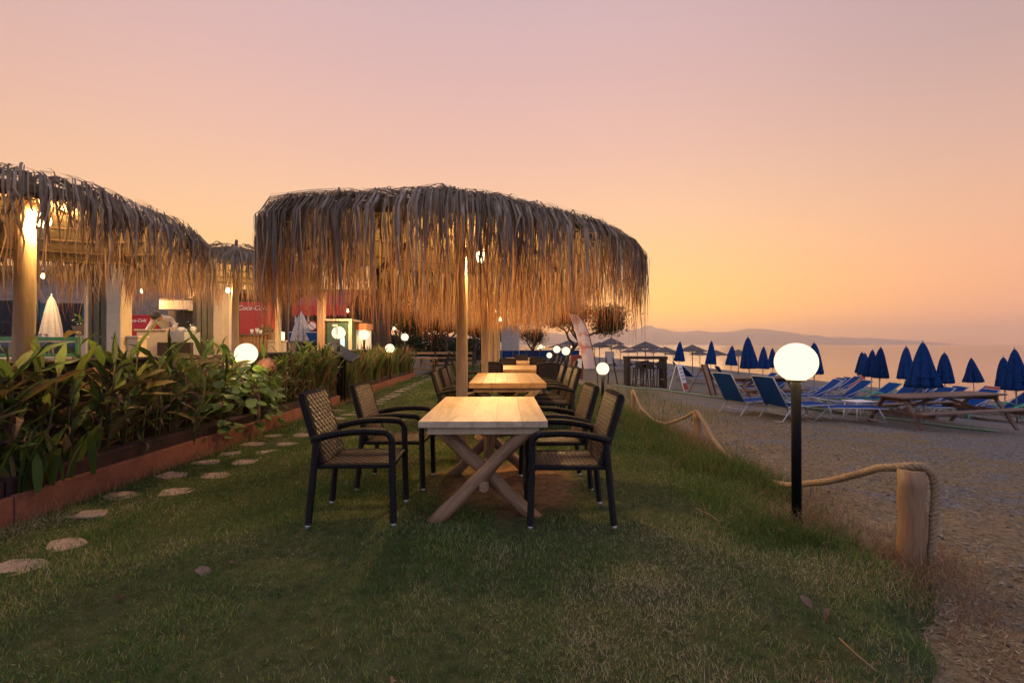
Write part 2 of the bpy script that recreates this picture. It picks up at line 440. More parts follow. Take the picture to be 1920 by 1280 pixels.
M['hair'] = mat('dark_hair', (.02, .014, .01), (.04, .028, .02), rough=.6, scale=40)
M['cream_cloth'] = mat('cream_shirt_cloth', (.50, .43, .34), (.58, .51, .41), rough=.9, scale=14, bump=.15)
M['dark_cloth'] = mat('dark_trouser_cloth', (.03, .03, .04), (.05, .05, .06), rough=.9)
M['canna'] = strand_mat('leaf_placeholder', [(0, (.05, .09, .02)), (1, (.1, .16, .04))])
M['bark'] = mat('dark_bark', (.045, .032, .024), (.10, .07, .05), scale=10, rough=.95, bump=.8, stretch=(1, 1, .3))
M['tamarisk'] = strand_mat('tamarisk_foliage', [(0, (.016, .024, .011)), (.6, (.03, .042, .018)), (1, (.055, .065, .028))], transl=.25)
M['hill'] = mat('far_hill_rock', (.22, .18, .16), (.30, .25, .22), scale=.002, rough=1.0, coord='Object')

# ------------------------------------------------------------------ setting: sea, beach, lawn, terrace
SEA_Z = -1.9
def sand_z(x):
    return -0.12 - 0.068 * max(0.0, x - 2.4) - 0.02 * max(0.0, x - 26)
_rs = np.random.RandomState(3)
_ph = _rs.uniform(0, 6.28, (14, 2)); _fr = _rs.uniform(.5, 3.6, 14); _an = _rs.uniform(0, 6.28, 14)
def bumps(x, y):
    z = 0
    for k in range(14):
        z = z + np.sin((x * np.cos(_an[k]) + y * np.sin(_an[k])) * _fr[k] * 2.2 + _ph[k, 0]) / (2.0 + _fr[k] * 2)
    return z * .018
def lawn_edge(y):
    y = np.asarray(y, float)
    return np.interp(y, [-3, 1.2, 1.75, 2.1, 2.5, 3.0, 4.0, 6, 9, 14, 22, 32], [1.35, 1.5, 1.78, 2.1, 2.45, 2.62, 2.72, 2.75, 2.7, 2.75, 2.7, 2.8]) + .05 * np.sin(y * 3.1) + .04 * np.sin(y * 7.7) + .03 * np.sin(y * 19.0 + 1)

def grid_mesh(name, xs, ys, zf, m, kind='structure', smooth=True):
    X, Y = np.meshgrid(xs, ys)
    Z = zf(X, Y)
    V = np.stack([X.ravel(), Y.ravel(), Z.ravel()], 1)
    nx, ny = len(xs), len(ys)
    i = np.arange(nx - 1)[None, :] + np.arange(ny - 1)[:, None] * nx
    a, b, c, d = i.ravel(), i.ravel() + 1, i.ravel() + nx + 1, i.ravel() + nx
    T = np.concatenate([np.stack([a, b, c], 1), np.stack([a, c, d], 1)])
    o = np_tris(name, V, T, m, smooth=smooth)
    tag(o, kind=kind)
    return o

def sand_material():
    m, n, l, out = nodes_of('grey_beach_sand')
    g = n.new('ShaderNodeNewGeometry')
    def noise(sc, det, stretch=None, dist=0):
        mp = n.new('ShaderNodeMapping')
        if stretch: mp.inputs['Scale'].default_value = stretch
        l.new(g.outputs['Position'], mp.inputs[0])
        t = n.new('ShaderNodeTexNoise'); t.inputs['Scale'].default_value = sc; t.inputs['Detail'].default_value = det; t.inputs['Distortion'].default_value = dist
        t.inputs['Roughness'].default_value = .65
        l.new(mp.outputs[0], t.inputs['Vector']); return t.outputs['Fac']
    fine = noise(26, 8); patch = noise(.9, 8, (1, 1.6, 1), .8); mid = noise(4, 7)
    c1 = n.new('ShaderNodeValToRGB'); e = c1.color_ramp.elements
    e[0].position = .36; e[0].color = (.10, .09, .082, 1); e[1].position = .68; e[1].color = (.32, .285, .25, 1)
    l.new(fine, c1.inputs[0])
    c2 = n.new('ShaderNodeValToRGB'); e = c2.color_ramp.elements
    e[0].position = .36; e[0].color = (.13, .095, .052, 1); e[1].position = .68; e[1].color = (.36, .275, .165, 1)
    l.new(fine, c2.inputs[0])
    # tan litter is thick near the lawn and thins out towards the sea
    sx = n.new('ShaderNodeSeparateXYZ'); l.new(g.outputs['Position'], sx.inputs[0])
    fall = n.new('ShaderNodeMapRange'); fall.inputs['From Min'].default_value = 3; fall.inputs['From Max'].default_value = 11
    fall.inputs['To Min'].default_value = .13; fall.inputs['To Max'].default_value = -.08
    l.new(sx.outputs['X'], fall.inputs['Value'])
    ad = n.new('ShaderNodeMath'); ad.operation = 'ADD'; l.new(patch, ad.inputs[0]); l.new(fall.outputs[0], ad.inputs[1])
    mm = n.new('ShaderNodeMapRange'); mm.inputs['From Min'].default_value = .46; mm.inputs['From Max'].default_value = .56
    l.new(ad.outputs[0], mm.inputs['Value'])
    mx = n.new('ShaderNodeMix'); mx.data_type = 'RGBA'; l.new(mm.outputs[0], mx.inputs['Factor']); l.new(c1.outputs[0], mx.inputs['A']); l.new(c2.outputs[0], mx.inputs['B'])
    p = n.new('ShaderNodeBsdfPrincipled'); p.inputs['Roughness'].default_value = .95; p.inputs['Specular IOR Level'].default_value = .15
    l.new(mx.outputs['Result'], p.inputs['Base Color'])
    hs = n.new('ShaderNodeMath'); hs.operation = 'MULTIPLY_ADD'; hs.inputs[1].default_value = .35; l.new(fine, hs.inputs[0]); l.new(mid, hs.inputs[2])
    b = n.new('ShaderNodeBump'); b.inputs['Strength'].default_value = 1.0; b.inputs['Distance'].default_value = .13
    l.new(hs.outputs[0], b.inputs['Height']); l.new(b.outputs[0], p.inputs['Normal'])
    l.new(p.outputs[0], out.inputs['Surface']); return m
def lawn_soil_material():
    m, n, l, out = nodes_of('lawn_soil')
    g = n.new('ShaderNodeNewGeometry')
    t = n.new('ShaderNodeTexNoise'); t.inputs['Scale'].default_value = 14; t.inputs['Detail'].default_value = 7; l.new(g.outputs['Position'], t.inputs['Vector'])
    t2 = n.new('ShaderNodeTexNoise'); t2.inputs['Scale'].default_value = 2.2; t2.inputs['Detail'].default_value = 5; l.new(g.outputs['Position'], t2.inputs['Vector'])
    c1 = n.new('ShaderNodeValToRGB'); e = c1.color_ramp.elements
    e[0].position = .3; e[0].color = (.026, .034, .012, 1); e[1].position = .75; e[1].color = (.07, .072, .032, 1)
    l.new(t.outputs['Fac'], c1.inputs[0])
    c2 = n.new('ShaderNodeValToRGB'); e = c2.color_ramp.elements
    e[0].position = .3; e[0].color = (.11, .055, .032, 1); e[1].position = .75; e[1].color = (.23, .125, .075, 1)
    l.new(t.outputs['Fac'], c2.inputs[0])
    at = n.new('ShaderNodeAttribute'); at.attribute_name = 'rnd'
    ad = n.new('ShaderNodeMath'); ad.operation = 'MULTIPLY_ADD'; ad.inputs[1].default_value = .5
    l.new(t2.outputs['Fac'], ad.inputs[0]); l.new(at.outputs['Fac'], ad.inputs[2])
    mm = n.new('ShaderNodeMapRange'); mm.inputs['From Min'].default_value = .55; mm.inputs['From Max'].default_value = .85
    l.new(ad.outputs[0], mm.inputs['Value'])
    mx = n.new('ShaderNodeMix'); mx.data_type = 'RGBA'; l.new(mm.outputs[0], mx.inputs['Factor']); l.new(c1.outputs[0], mx.inputs['A']); l.new(c2.outputs[0], mx.inputs['B'])
    p = n.new('ShaderNodeBsdfPrincipled'); p.inputs['Roughness'].default_value = .95; p.inputs['Specular IOR Level'].default_value = .1
    l.new(mx.outputs['Result'], p.inputs['Base Color'])
    b = n.new('ShaderNodeBump'); b.inputs['Strength'].default_value = .7; b.inputs['Distance'].default_value = .03
    l.new(t.outputs['Fac'], b.inputs['Height']); l.new(b.outputs[0], p.inputs['Normal'])
    l.new(p.outputs[0], out.inputs['Surface']); return m
def sea_material():
    m, n, l, out = nodes_of('calm_sea_water')
    g = n.new('ShaderNodeNewGeometry')
    mp = n.new('ShaderNodeMapping'); mp.inputs['Rotation'].default_value = (0, 0, R(-12)); mp.inputs['Scale'].default_value = (.5, .12, 1)
    l.new(g.outputs['Position'], mp.inputs[0])
    t = n.new('ShaderNodeTexNoise'); t.inputs['Scale'].default_value = .55; t.inputs['Detail'].default_value = 5; l.new(mp.outputs[0], t.inputs['Vector'])
    p = n.new('ShaderNodeBsdfPrincipled'); p.inputs['Base Color'].default_value = (.03, .035, .045, 1)
    p.inputs['Roughness'].default_value = .10; p.inputs['IOR'].default_value = 1.33
    b = n.new('ShaderNodeBump'); b.inputs['Strength'].default_value = .22; b.inputs['Distance'].default_value = .2
    l.new(t.outputs['Fac'], b.inputs['Height']); l.new(b.outputs[0], p.inputs['Normal'])
    l.new(p.outputs[0], out.inputs['Surface']); return m
M['sand'] = sand_material(); M['lawn_soil'] = lawn_soil_material(); M['sea'] = sea_material()

# sea
o = MB().add([(-9500, -9500, SEA_Z), (9500, -9500, SEA_Z), (9500, 9500, SEA_Z), (-9500, 9500, SEA_Z)], [(0, 1, 2, 3)]).build('sea', M['sea'])
tag(o, kind='structure')
# beach and earth: one sheet
xs = np.concatenate([[-3000, -800, -200, -60, -30], np.arange(-20, 1.2, 2.0), np.arange(1.2, 8, .05), np.arange(8, 12, .12), np.arange(12, 26, .35), np.arange(26, 42, 1.0)])
ys = np.concatenate([[-300, -60, -20, -6], np.arange(-2, 1, 1.0), np.arange(1, 9, .05), np.arange(9, 20, .25), np.arange(20, 60, 2), [80, 120, 200, 400]])
_rd = np.random.RandomState(17)
DENTS = [(x_, y_, r_, d_) for x_, y_, r_, d_ in zip(_rd.uniform(2.9, 9.5, 260), _rd.uniform(1.5, 9.5, 260), _rd.uniform(.07, .15, 260), _rd.uniform(.012, .035, 260))]
def beach_z(X, Y):
    base = -0.12 - 0.068 * np.maximum(0, X - 2.4) - 0.02 * np.maximum(0, X - 26)
    b = bumps(X, Y) * np.clip((X - 1.5) / 2, 0, 1) * np.clip((60 - Y) / 40, 0, 1)
    b = b + .012 * np.sin(X * 9 + 3 * np.sin(Y * 4.3)) * np.sin(Y * 8.1 + 2 * np.sin(X * 5)) * np.clip((X - 1.5) / 2, 0, 1) * np.clip((14 - Y) / 4, 0, 1)
    X_, Y_ = np.asarray(X, float), np.asarray(Y, float)
    b = b * 1.5
    for (fx, fy, fr, fd) in DENTS:
        q = ((X_ - fx) ** 2 + ((Y_ - fy) * 1.2) ** 2) / fr ** 2
        b = b + fd * (-np.exp(-q) + .45 * np.exp(-(np.sqrt(q) - 1.5) ** 2 * 3))
    return base + b - np.clip((Y - 90) / 300, 0, 1) * 3.0
grid_mesh('beach', xs, ys, beach_z, M['sand'])

# lawn sheet with a rounded bank down to the sand
def soil_mask(x, y):
    a = np.exp(-(((x - .05) / .85) ** 2 + ((y - 4.3) / 1.05) ** 2) ** 1.5)
    b = .75 * np.exp(-(((x - .05) / .8) ** 2 + ((y - 7.6) / 1.2) ** 2) ** 1.5)
    return np.clip(a + b, 0, 1)
def lawn_z(x, y):
    return .012 * np.sin(x * 1.7 + y * .9) + .010 * np.sin(y * 2.3 - x * 1.1) + .006 * np.sin(x * 5.1) * np.sin(y * 4.3)
nx, ny = 110, 230
ysl = np.concatenate([np.linspace(-3, 10, 150), np.linspace(10.2, 31, 80)])
u = np.linspace(0, 1, nx)
V = []
for y in ysl:
    e = float(lawn_edge(y)); x = -3.6 + (e + 3.6) * u
    z = lawn_z(x, y)
    d = e - x
    bank = np.clip((.42 - d) / .42, 0, 1)
    z = z - (bank ** 2) * .21 - np.clip((y - 29) / 2, 0, 1) * .2
    V.append(np.stack([x, np.full(nx, y), z], 1))
V = np.concatenate(V)
i = np.arange(nx - 1)[None, :] + np.arange(ny - 1)[:, None] * nx
a = i.ravel()
T = np.concatenate([np.stack([a, a + 1, a + nx + 1], 1), np.stack([a, a + nx + 1, a + nx], 1)])
lawn = np_tris('lawn', V, T, M['lawn_soil'], attr=soil_mask(V[:, 0], V[:, 1]) * .62, smooth=True)
tag(lawn, kind='structure')

# island hills far across the water (8 km off), built as a real ridge
HD = 8000.0
prof = [(700, 634), (800, 628), (900, 630), (980, 624), (1060, 627), (1130, 621), (1150, 616), (1180, 618), (1200, 614), (1213, 611), (1228, 616), (1250, 620), (1290, 621), (1330, 623),
        (1370, 621), (1405, 616), (1440, 620), (1480, 627), (1530, 632), (1600, 634), (1640, 637), (1690, 645), (1720, 648)]
pxs = np.linspace(700, 1720, 200)
hy = np.interp(pxs, [p[0] for p in prof], [p[1] for p in prof])
hy = hy - .5 * np.sin(pxs * .19) - .35 * np.sin(pxs * .47 + 1)
rows = 13; V = []
for j in range(rows):
    v = j / (rows - 1); D = HD + (v - .5) * 2600
    k = math.sin(PI * v) ** .8 if 0 < v < 1 else 0
    for q, (px, yy) in enumerate(zip(pxs, hy)):
        H = max(0, (647 - yy) / 853 * HD) * .94
        z = SEA_Z + H * k * (1 + .12 * math.sin(q * .37 + j * 1.7) * (0 if abs(v - .5) < .01 else 1))
        V.append((Xat(px, HD) + (v - .5) * 300 * math.sin(q * .2), D, z - (3 if k == 0 else 0)))
V = np.array(V); nx = len(pxs)
i = (np.arange(nx - 1)[None, :] + np.arange(rows - 1)[:, None] * nx).ravel()
T = np.concatenate([np.stack([i, i + 1, i + nx + 1], 1), np.stack([i, i + nx + 1, i + nx], 1)])
tag(np_tris('hills', V, T, M['hill'], smooth=True), kind='structure')

# air between here and the island
def haze_material():
    m, n, l, out = nodes_of('evening_haze')
    pv = n.new('ShaderNodeVolumePrincipled'); pv.inputs['Color'].default_value = (.98, .94, .93, 1)
    pv.inputs['Density'].default_value = 0.00017; pv.inputs['Anisotropy'].default_value = .75
    l.new(pv.outputs[0], out.inputs['Volume']); return m
HAZE = True
if HAZE:
    hz = MB().box(-9900, 9900, -9900, 9900, -6.0, 345.0).build('haze', haze_material())
    tag(hz, kind='stuff')

# restaurant terrace (raised) with its dark parapet
TZ = 0.62
M['terrace'] = mat('terrace_concrete', (.20, .17, .14), (.30, .26, .21), scale=5, rough=.85, bump=.2)
tag(MB().box(-34, -4.2, 0.5, 26, -.3, TZ).build('terrace', M['terrace']), kind='structure')
t = empty('parapet_wall', (-4.15, 10, 0), 0, 'dark timber parapet along the terrace edge behind the planter', 'wall')
for k in range(7):
    y0 = -8.4 + k * 2.6
    MB().box(-.045, .045, y0 + .012, y0 + 2.588, -.05, 1.11, .01).build('panel', M['dark_wood'], t)
MB().box(-.08, .08, -8.4, 9.8, 1.112, 1.16, .012).build('cap_rail', M['dark_wood'], t)

# planters
def planter(y0, y1, label, gap_boards):
    t = empty('planter', (-3.6, (y0 + y1) / 2, 0), 0, label, 'planter', 'planters beside the stepping stones')
    h = (y1 - y0) / 2
    nb = max(1, round((y1 - y0) / gap_boards)); w = (y1 - y0) / nb
    for k in range(nb):
        MB().box(0.0, .05, -h + k * w + .004, -h + (k + 1) * w - .004, -.06, .20 + .006 * math.sin(k * 2.1), .008).build('front_board', M['terracotta'], t)
    nb2 = max(1, round((y1 - y0) / 2.4)); w = (y1 - y0) / nb2
    for k in range(nb2):
        MB().box(-.15, -.006, -h + k * w + .006, -h + (k + 1) * w - .006, 0, .315 + .012 * math.sin(k * 1.7), .018).build('sleeper', M['sleeper'], t)
    MB().box(-.49, -.152, -h, h, -.02, .24).build('soil_bed', M['soil'], t)
    MB().box(-.49, .046, h + .002, h + .05, -.06, .20, .008).build('end_board', M['terracotta'], t)
    return t
planter(1.2, 9.9, 'long terracotta edged planter full of cannas at the left', 2.2)
planter(11.3, 18.2, 'further terracotta edged planter beyond the dark menu lectern', 2.2)

# stepping stones, two uneven files
rng = random.Random(11)
path = empty('stepping_stone_path', (-3.1, 8, 0), 0, 'double file of worn sandstone stepping stones sunk in the lawn', 'path')
def stone(px, py, w, d, rz):
    D = 1.3 * 853 / (py - 646)
    x, y = Xat(px, D), D
    n = 11; pts = []
    for k in range(n):
        a = 2 * PI * k / n
        rr = 1 / max(abs(math.cos(a)) ** 3.0 + abs(math.sin(a)) ** 1.6, 1e-3) ** (1 / 1.6)
        rr *= rng.uniform(.80, 1.06)
        pts.append((math.cos(a) * rr * w / 2, math.sin(a) * rr * d / 2))
    w, d = w * .88, d * .88
    m = MB(); v = [(p[0], p[1], -.05) for p in pts] + [(p[0], p[1], -.003) for p in pts] + [(p[0] * .94, p[1] * .94, .003 + rng.uniform(-.004, .004)) for p in pts]
    f = [(k, (k + 1) % n, n + (k + 1) % n, n + k) for k in range(n)] + [(n + k, n + (k + 1) % n, 2 * n + (k + 1) % n, 2 * n + k) for k in range(n)] + [tuple(2 * n + k for k in range(n))]
    m.add(v, f)
    o = m.build('stepping_stone', M['stone'], path, (x + 3.1, y - 8, float(lawn_z(np.array(x), np.array(y)))))
    o.rotation_euler = (0, 0, rz)
    STONES.append((x, y, max(w, d) * .47))
STONES = []
for px, py, w, d in [(22, 1056, .34, .30), (122, 1008, .34, .24), (335, 915, .30, .26), (405, 887, .32, .26), (462, 863, .32, .28), (505, 845, .32, .27), (540, 829, .34, .26),
                     (572, 814, .34, .28), (595, 803, .34, .26), (165, 954, .34, .20), (238, 917, .40, .34), (326, 886, .32, .26), (388, 863, .34, .24), (436, 845, .3, .22), (476, 829, .34, .24), (512, 815, .3, .22)]:
    stone(px, py, w, d, rng.uniform(-.25, .25))
y = 8.0
while y < 20:
    for xx in ((-2.9, -3.32) if y < 9.5 or y > 18 else (-2.9,)):
        X = xx + rng.uniform(-.04, .04)
        D = y + rng.uniform(-.05, .05)
        stone(960 + 853 * math.tan(math.atan2(X, D) - YAW), 646 + 1.3 * 853 / D, rng.uniform(.34, .44), rng.uniform(.24, .31), rng.uniform(-.15, .15))
    y += .52

# ------------------------------------------------------------------ thatched umbrellas
def canopy(root, radii, a0, ze, za, n_fringe, n_top, n_obj, seed, zoff=None, len0=.78, obj_dir=None):
    """eight sided thatched roof under root (local origin at the post foot); returns nothing"""
    rg = random.Random(seed); K = len(radii); zoff = zoff or [0] * K
    vs_ = [Vector((radii[k] * math.cos(a0 + 2 * PI * k / K), radii[k] * math.sin(a0 + 2 * PI * k / K), 0)) for k in range(K)]
    def rim(t):
        t = t % K; k = int(t); f = t - k
        p = vs_[k].lerp(vs_[(k + 1) % K], f)
        rm = radii[k] * (1 - f) + radii[(k + 1) % K] * f
        q = p.normalized() * rm
        r = p.lerp(q, .35)
        return Vector((r.x, r.y, ze + zoff[k] * (1 - f) + zoff[(k + 1) % K] * f))
    def roof(t, s):
        r = rim(t)
        return Vector((r.x * s, r.y * s, za + (r.z - za) * s ** 1.22))
    # reed panels, rafters, battens
    for k in range(K):
        m = MB(); NS, NT = 8, 4; v = []
        for a in range(NS + 1):
            for b in range(NT + 1):
                p = roof(k + b / NT * .998, .05 + .93 * a / NS); v.append(p)
        top = [p + Vector((0, 0, .035)) for p in v]; L = len(v); v = v + top; f = []
        for a in range(NS):
            for b in range(NT):
                q = a * (NT + 1) + b
                f.append((q, q + NT + 1, q + NT + 2, q + 1)); f.append((L + q, L + q + 1, L + q + NT + 2, L + q + NT + 1))
        for b in range(NT):
            q = NS * (NT + 1) + b; f.append((q, q + L, q + L + 1, q + 1))
        m.add(v, f); m.build('reed_panel', M['reed'], root)
        m = MB().tube([roof(k, s) - Vector((0, 0, .045)) for s in (.03, .35, .7, 1.0)], [.032, .03, .027, .024], 7)
        m.build('rafter', M['rafter'], root)
    for s in (.28, .46, .64, .82, .97):
        pts = [roof(k * .5, s) - Vector((0, 0, .022)) for k in range(2 * K + 1)]
        MB().tube(pts, .016, 6, cap=False).build('batten', M['rafter'], root)
    # strips
    V, T, A, A2 = [], [], [], []
    def strip_geo(t, L, w, s0, up, swing, twist, out):
        r = rim(t); nrm = Vector((r.x, r.y, 0)).normalized(); tan = Vector((-nrm.y, nrm.x, 0))
        pts = [roof(t, s0) + Vector((0, 0, up)), roof(t, (s0 + 1) / 2) + Vector((0, 0, up * 1.05)), r + nrm * .03 + Vector((0, 0, up * .9))]
        p = r + nrm * (.055 + out) + Vector((0, 0, up * .35 - .06)); pts.append(p.copy())
        sw = swing
        for q in range(4):
            p = p + Vector((0, 0, -L / 4)) + tan * (sw * L / 4 * (.5 + q * .3) + rg.gauss(0, .011)) + nrm * rg.uniform(-.022, .02)
            pts.append(p.copy())
        side = []
        for q in range(len(pts)):
            a = twist * min(1, max(0, (q - 1) / 4)) + (rg.uniform(-.25, .25) if q > 3 else 0)
            side.append((tan * math.cos(a) + nrm * math.sin(a)).normalized())
        ws = [w * .7, w, w, w, w * .85, w * .6, w * .36, w * .08]
        return pts, ws, side
    def push(pts, ws, side, rv):
        n0 = len(V)
        for p, w, d in zip(pts, ws, side):
            V.append(p - d * (w / 2)); V.append(p + d * (w / 2)); A.append(rv); A.append(rv)
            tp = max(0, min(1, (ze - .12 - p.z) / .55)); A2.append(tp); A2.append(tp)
        for q in range(len(pts) - 1):
            a = n0 + 2 * q
            T.append((a, a + 1, a + 3)); T.append((a, a + 3, a + 2))
    made = 0
    while made < n_fringe:
        tc = rg.uniform(0, K); cl = rg.randint(5, 12); sw0 = rg.uniform(-.10, .10); L0 = len0 * (.38 + .78 * rg.random() ** 1.25); tone = rg.uniform(0, .7); up0 = rg.uniform(.02, .13)
        for q in range(cl):
            t = tc + rg.gauss(0, .055)
            L = L0 * rg.uniform(.55, 1.15)
            pts, ws, side = strip_geo(t, L, (rg.uniform(.004, .012) if rg.random() < .72 else rg.uniform(.010, .021)), rg.uniform(.66, .97), up0 + rg.uniform(-.02, .045), sw0 + rg.gauss(0, .09), rg.uniform(-1.2, 1.2), rg.uniform(-.03, .06))
            push(pts, ws, side, min(1, max(0, tone + rg.gauss(.12, .14)))); made += 1
    # inner short fringe below the eave
    for q in range(int(n_fringe * .28)):
        t = rg.uniform(0, K); r = rim(t) * 1.0; nrm = Vector((r.x, r.y, 0)).normalized(); tan = Vector((-nrm.y, nrm.x, 0))
        p = Vector((r.x, r.y, 0)) * rg.uniform(.93, .99); p.z = r.z + .01
        L = len0 * rg.uniform(.45, 1.0); pts = [p + Vector((0, 0, -L * f)) + tan * rg.gauss(0, .012) + nrm * rg.gauss(0, .012) for f in (0, .3, .6, 1)]
        w = rg.uniform(.008, .02); push(pts, [w, w, w * .6, w * .1], [tan] * 4, rg.uniform(.1, .9))
    # shaggy top
    for q in range(n_top):
        t = rg.uniform(0, K); s0 = rg.uniform(.02, .8) ** .7; s1 = min(1.02, s0 + rg.uniform(.15, .4)); up = rg.uniform(.045, .10)
        dt = rg.gauss(0, .12)
        p0, p1 = roof(t, s0) + Vector((0, 0, up)), roof(t + dt, s1) + Vector((0, 0, up * rg.uniform(.7, 1.5)))
        pm = (p0 + p1) / 2 + Vector((0, 0, rg.uniform(.0, .05)))
        r = rim(t); nrm = Vector((r.x, r.y, 0)).normalized(); tan = Vector((-nrm.y, nrm.x, 0))
        w = rg.uniform(.014, .035); push([p0, pm, p1], [w, w, w * .3], [tan] * 3, min(1, max(0, rg.gauss(.35, .2))))
    # stray curls that break the outline along the ridge of the rim
    for q in range(int(n_fringe * .11)):
        t = rg.uniform(0, K); r = rim(t); nrm = Vector((r.x, r.y, 0)).normalized(); tan = Vector((-nrm.y, nrm.x, 0))
        p = roof(t, rg.uniform(.8, .97)) + Vector((0, 0, .08)); d = tan * rg.choice((-1, 1)) * rg.uniform(.04, .12)
        pts = [p, p + d * .4 + Vector((0, 0, rg.uniform(.03, .07))), p + d + nrm * .05 + Vector((0, 0, rg.uniform(.0, .06))), p + d * 1.5 + nrm * .12 + Vector((0, 0, -.05))]
        w = rg.uniform(.008, .02); push(pts, [w, w, w * .8, w * .2], [nrm] * 4, rg.uniform(.1, .6))
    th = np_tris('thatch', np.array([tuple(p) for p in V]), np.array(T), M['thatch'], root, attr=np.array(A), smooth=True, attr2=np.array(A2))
    tag(th, kind='stuff')
    # the front strips that can be picked apart one by one
    for q in range(n_obj):
        t = rg.uniform(obj_dir[0], obj_dir[1])
        pts, ws, side = strip_geo(t, len0 * (.3 + .85 * rg.random() ** 1.5), rg.uniform(.010, .026), rg.uniform(.74, .92), rg.uniform(.06, .14), rg.gauss(0, .08), rg.uniform(-1.1, 1.1), rg.uniform(.02, .09))
        MB().ribbon(pts, ws, side).build('palm_strip', M['thatch_strip'], root)
    MB().tube([(0, 0, za - .1), (.01, 0, za + .06), (.015, .005, za + .15)], [.03, .03, .024], 8).build('finial', M['rafter'], root)

def umbrella_post(root, r0, z1, lean=(0, 0), seed=0):
    rg = random.Random(seed)
    pts = [(lean[0] * f + rg.uniform(-.006, .006), lean[1] * f + rg.uniform(-.006, .006), -.1 + (z1 + .1) * f) for f in (0, .2, .4, .6, .8, 1)]
    MB().tube(pts, [r0 * 1.06, r0 * 1.02, r0, r0 * .97, r0 * .95, r0 * .93], 14, lump=.02, rng=rg).build('post', M['post'], root)

U0 = (Xat(866, 5.15), 5.15)
main = empty('thatched_umbrella', (U0[0], U0[1], 0), 0, 'large thatched palm umbrella over the nearest wooden table', 'umbrella', 'thatched palm umbrellas')
umbrella_post(main, .064, 2.95, seed=1)
canopy(main, [2.0, 1.8, 1.75, 1.8, 1.92, 1.99, 1.84, 1.74], 0, 2.33, 2.90, 3100, 1500, 230, 5, zoff=[-.03, .04, .04, .04, .04, .04, -.03, -.06], obj_dir=(4.2, 8.0), len0=.86)
for k, (y, px) in enumerate([(8.8, 909), (12.4, 920), (16.0, 929), (19.8, 935)]):
    u_ = empty('thatched_umbrella', (Xat(px, y), y, 0), .3 * k, ['second thatched umbrella of the lawn row, over the honey wood table', 'third thatched umbrella of the lawn row, mostly hidden by nearer fringe',
               'fourth thatched umbrella of the lawn row, its post far down the line', 'last thatched umbrella of the lawn row, post thin in the distance'][k], 'umbrella', 'thatched palm umbrellas')
    umbrella_post(u_, .066, 2.85, seed=7 + k)
    canopy(u_, [1.85] * 8, 0, 2.35, 2.9, 1100 - 150 * k, 160, 0, 20 + k, len0=.7)
LU = (Xat(47, 4.05), 4.05)
left = empty('thatched_umbrella', (LU[0], LU[1], TZ), 0, 'thatched umbrella cut by the left edge with lit reed underside', 'umbrella', 'thatched palm umbrellas')
umbrella_post(left, .072, 1.93, seed=31)
canopy(left, [1.28, 1.42, 1.62, 1.75, 1.7, 1.65, 1.72, 1.66], R(10), 2.27 - TZ, 2.66 - TZ, 1500, 500, 110, 6, zoff=[-.02, -.02, 0, 0, 0, 0, .0, .0], len0=.56, obj_dir=(5.3, 8.6))
TU = (Xat(441, 8.2), 8.2)
third = empty('thatched_umbrella', (TU[0], TU[1], TZ), .2, 'smaller grey thatched umbrella seen in the gap between the two big ones', 'umbrella', 'thatched palm umbrellas')
umbrella_post(third, .06, 2.2, seed=41)
canopy(third, [1.45] * 8, 0, 2.55 - TZ, 3.02 - TZ, 1200, 700, 0, 8, len0=.55)

# pendant bulbs
def pendant(x, y, z, label, big=True, size=.062, watts=None):
    t = empty('pendant_lamp', (x, y, z), 0, label, 'lamp', 'bare bulbs hung under the roofs')
    MB().sphere((0, 0, 0), size, 14, 10, (.85, .85, 1.15)).build('bulb', M['bulb'] if big else M['bulb_small'], t)
    bulb_light(t, (0, 0, 0), size * 1.25, watts or (165 if size > .06 else 105) if big else 22)
    MB().lathe([(size * .45, size * 1.1), (size * .6, size * 1.2), (size * .55, size * 2.2), (size * .2, size * 2.4)], 10).build('socket', M['dark_metal'], t)
    MB().tube([(0, 0, size * 2.3), (0, 0, size * 2.3 + .25)], .005, 5).build('cable', M['dark_metal'], t)
    return t
pendant(Xat(901, 5.22), 5.22, Zat(901, 481, 5.22), 'glowing bulb beside the post of the nearest umbrella')
pendant(Xat(80, 4.06), 4.06, Zat(80, 412, 4.06), 'glowing bulb under the umbrella at the left edge', watts=105)
pendant(Xat(923, 9.0), 9.0, Zat(923, 550, 9.0), 'glowing bulb beside the second post of the lawn row')
pendant(Xat(931, 12.6), 12.6, 2.25, 'glowing bulb beside the third post of the lawn row')
pendant(Xat(938, 16.2), 16.2, 2.2, 'glowing bulb by the fourth post of the lawn row')
pendant(Xat(427, 8.25), 8.25, Zat(427, 545, 8.25), 'glowing bulb left of the post under the small grey umbrella', size=.035)
pendant(Xat(460, 9.6), 9.6, Zat(460, 510, 9.6), 'small bulb under the right eave of the small grey umbrella', False, .03)
pendant(Xat(80, 8.5), 8.5, Zat(80, 518, 8.5), 'bulb above the furled cream parasol on the terrace', True, .035)
pendant(Xat(266, 11), 11, Zat(266, 546, 11), 'bulb hanging beyond the cream column on the terrace', True, .04)
pendant(Xat(652, 13.5), 13.5, Zat(652, 583, 13.5), 'bulb near the end of the red awning', True, .035)
pendant(Xat(728, 22), 22, Zat(728, 606, 22), 'upper far bulb against the dark trees', True, .05)
pendant(Xat(739, 25), 25, Zat(739, 616, 25), 'lower far bulb against the dark trees', False, .07)

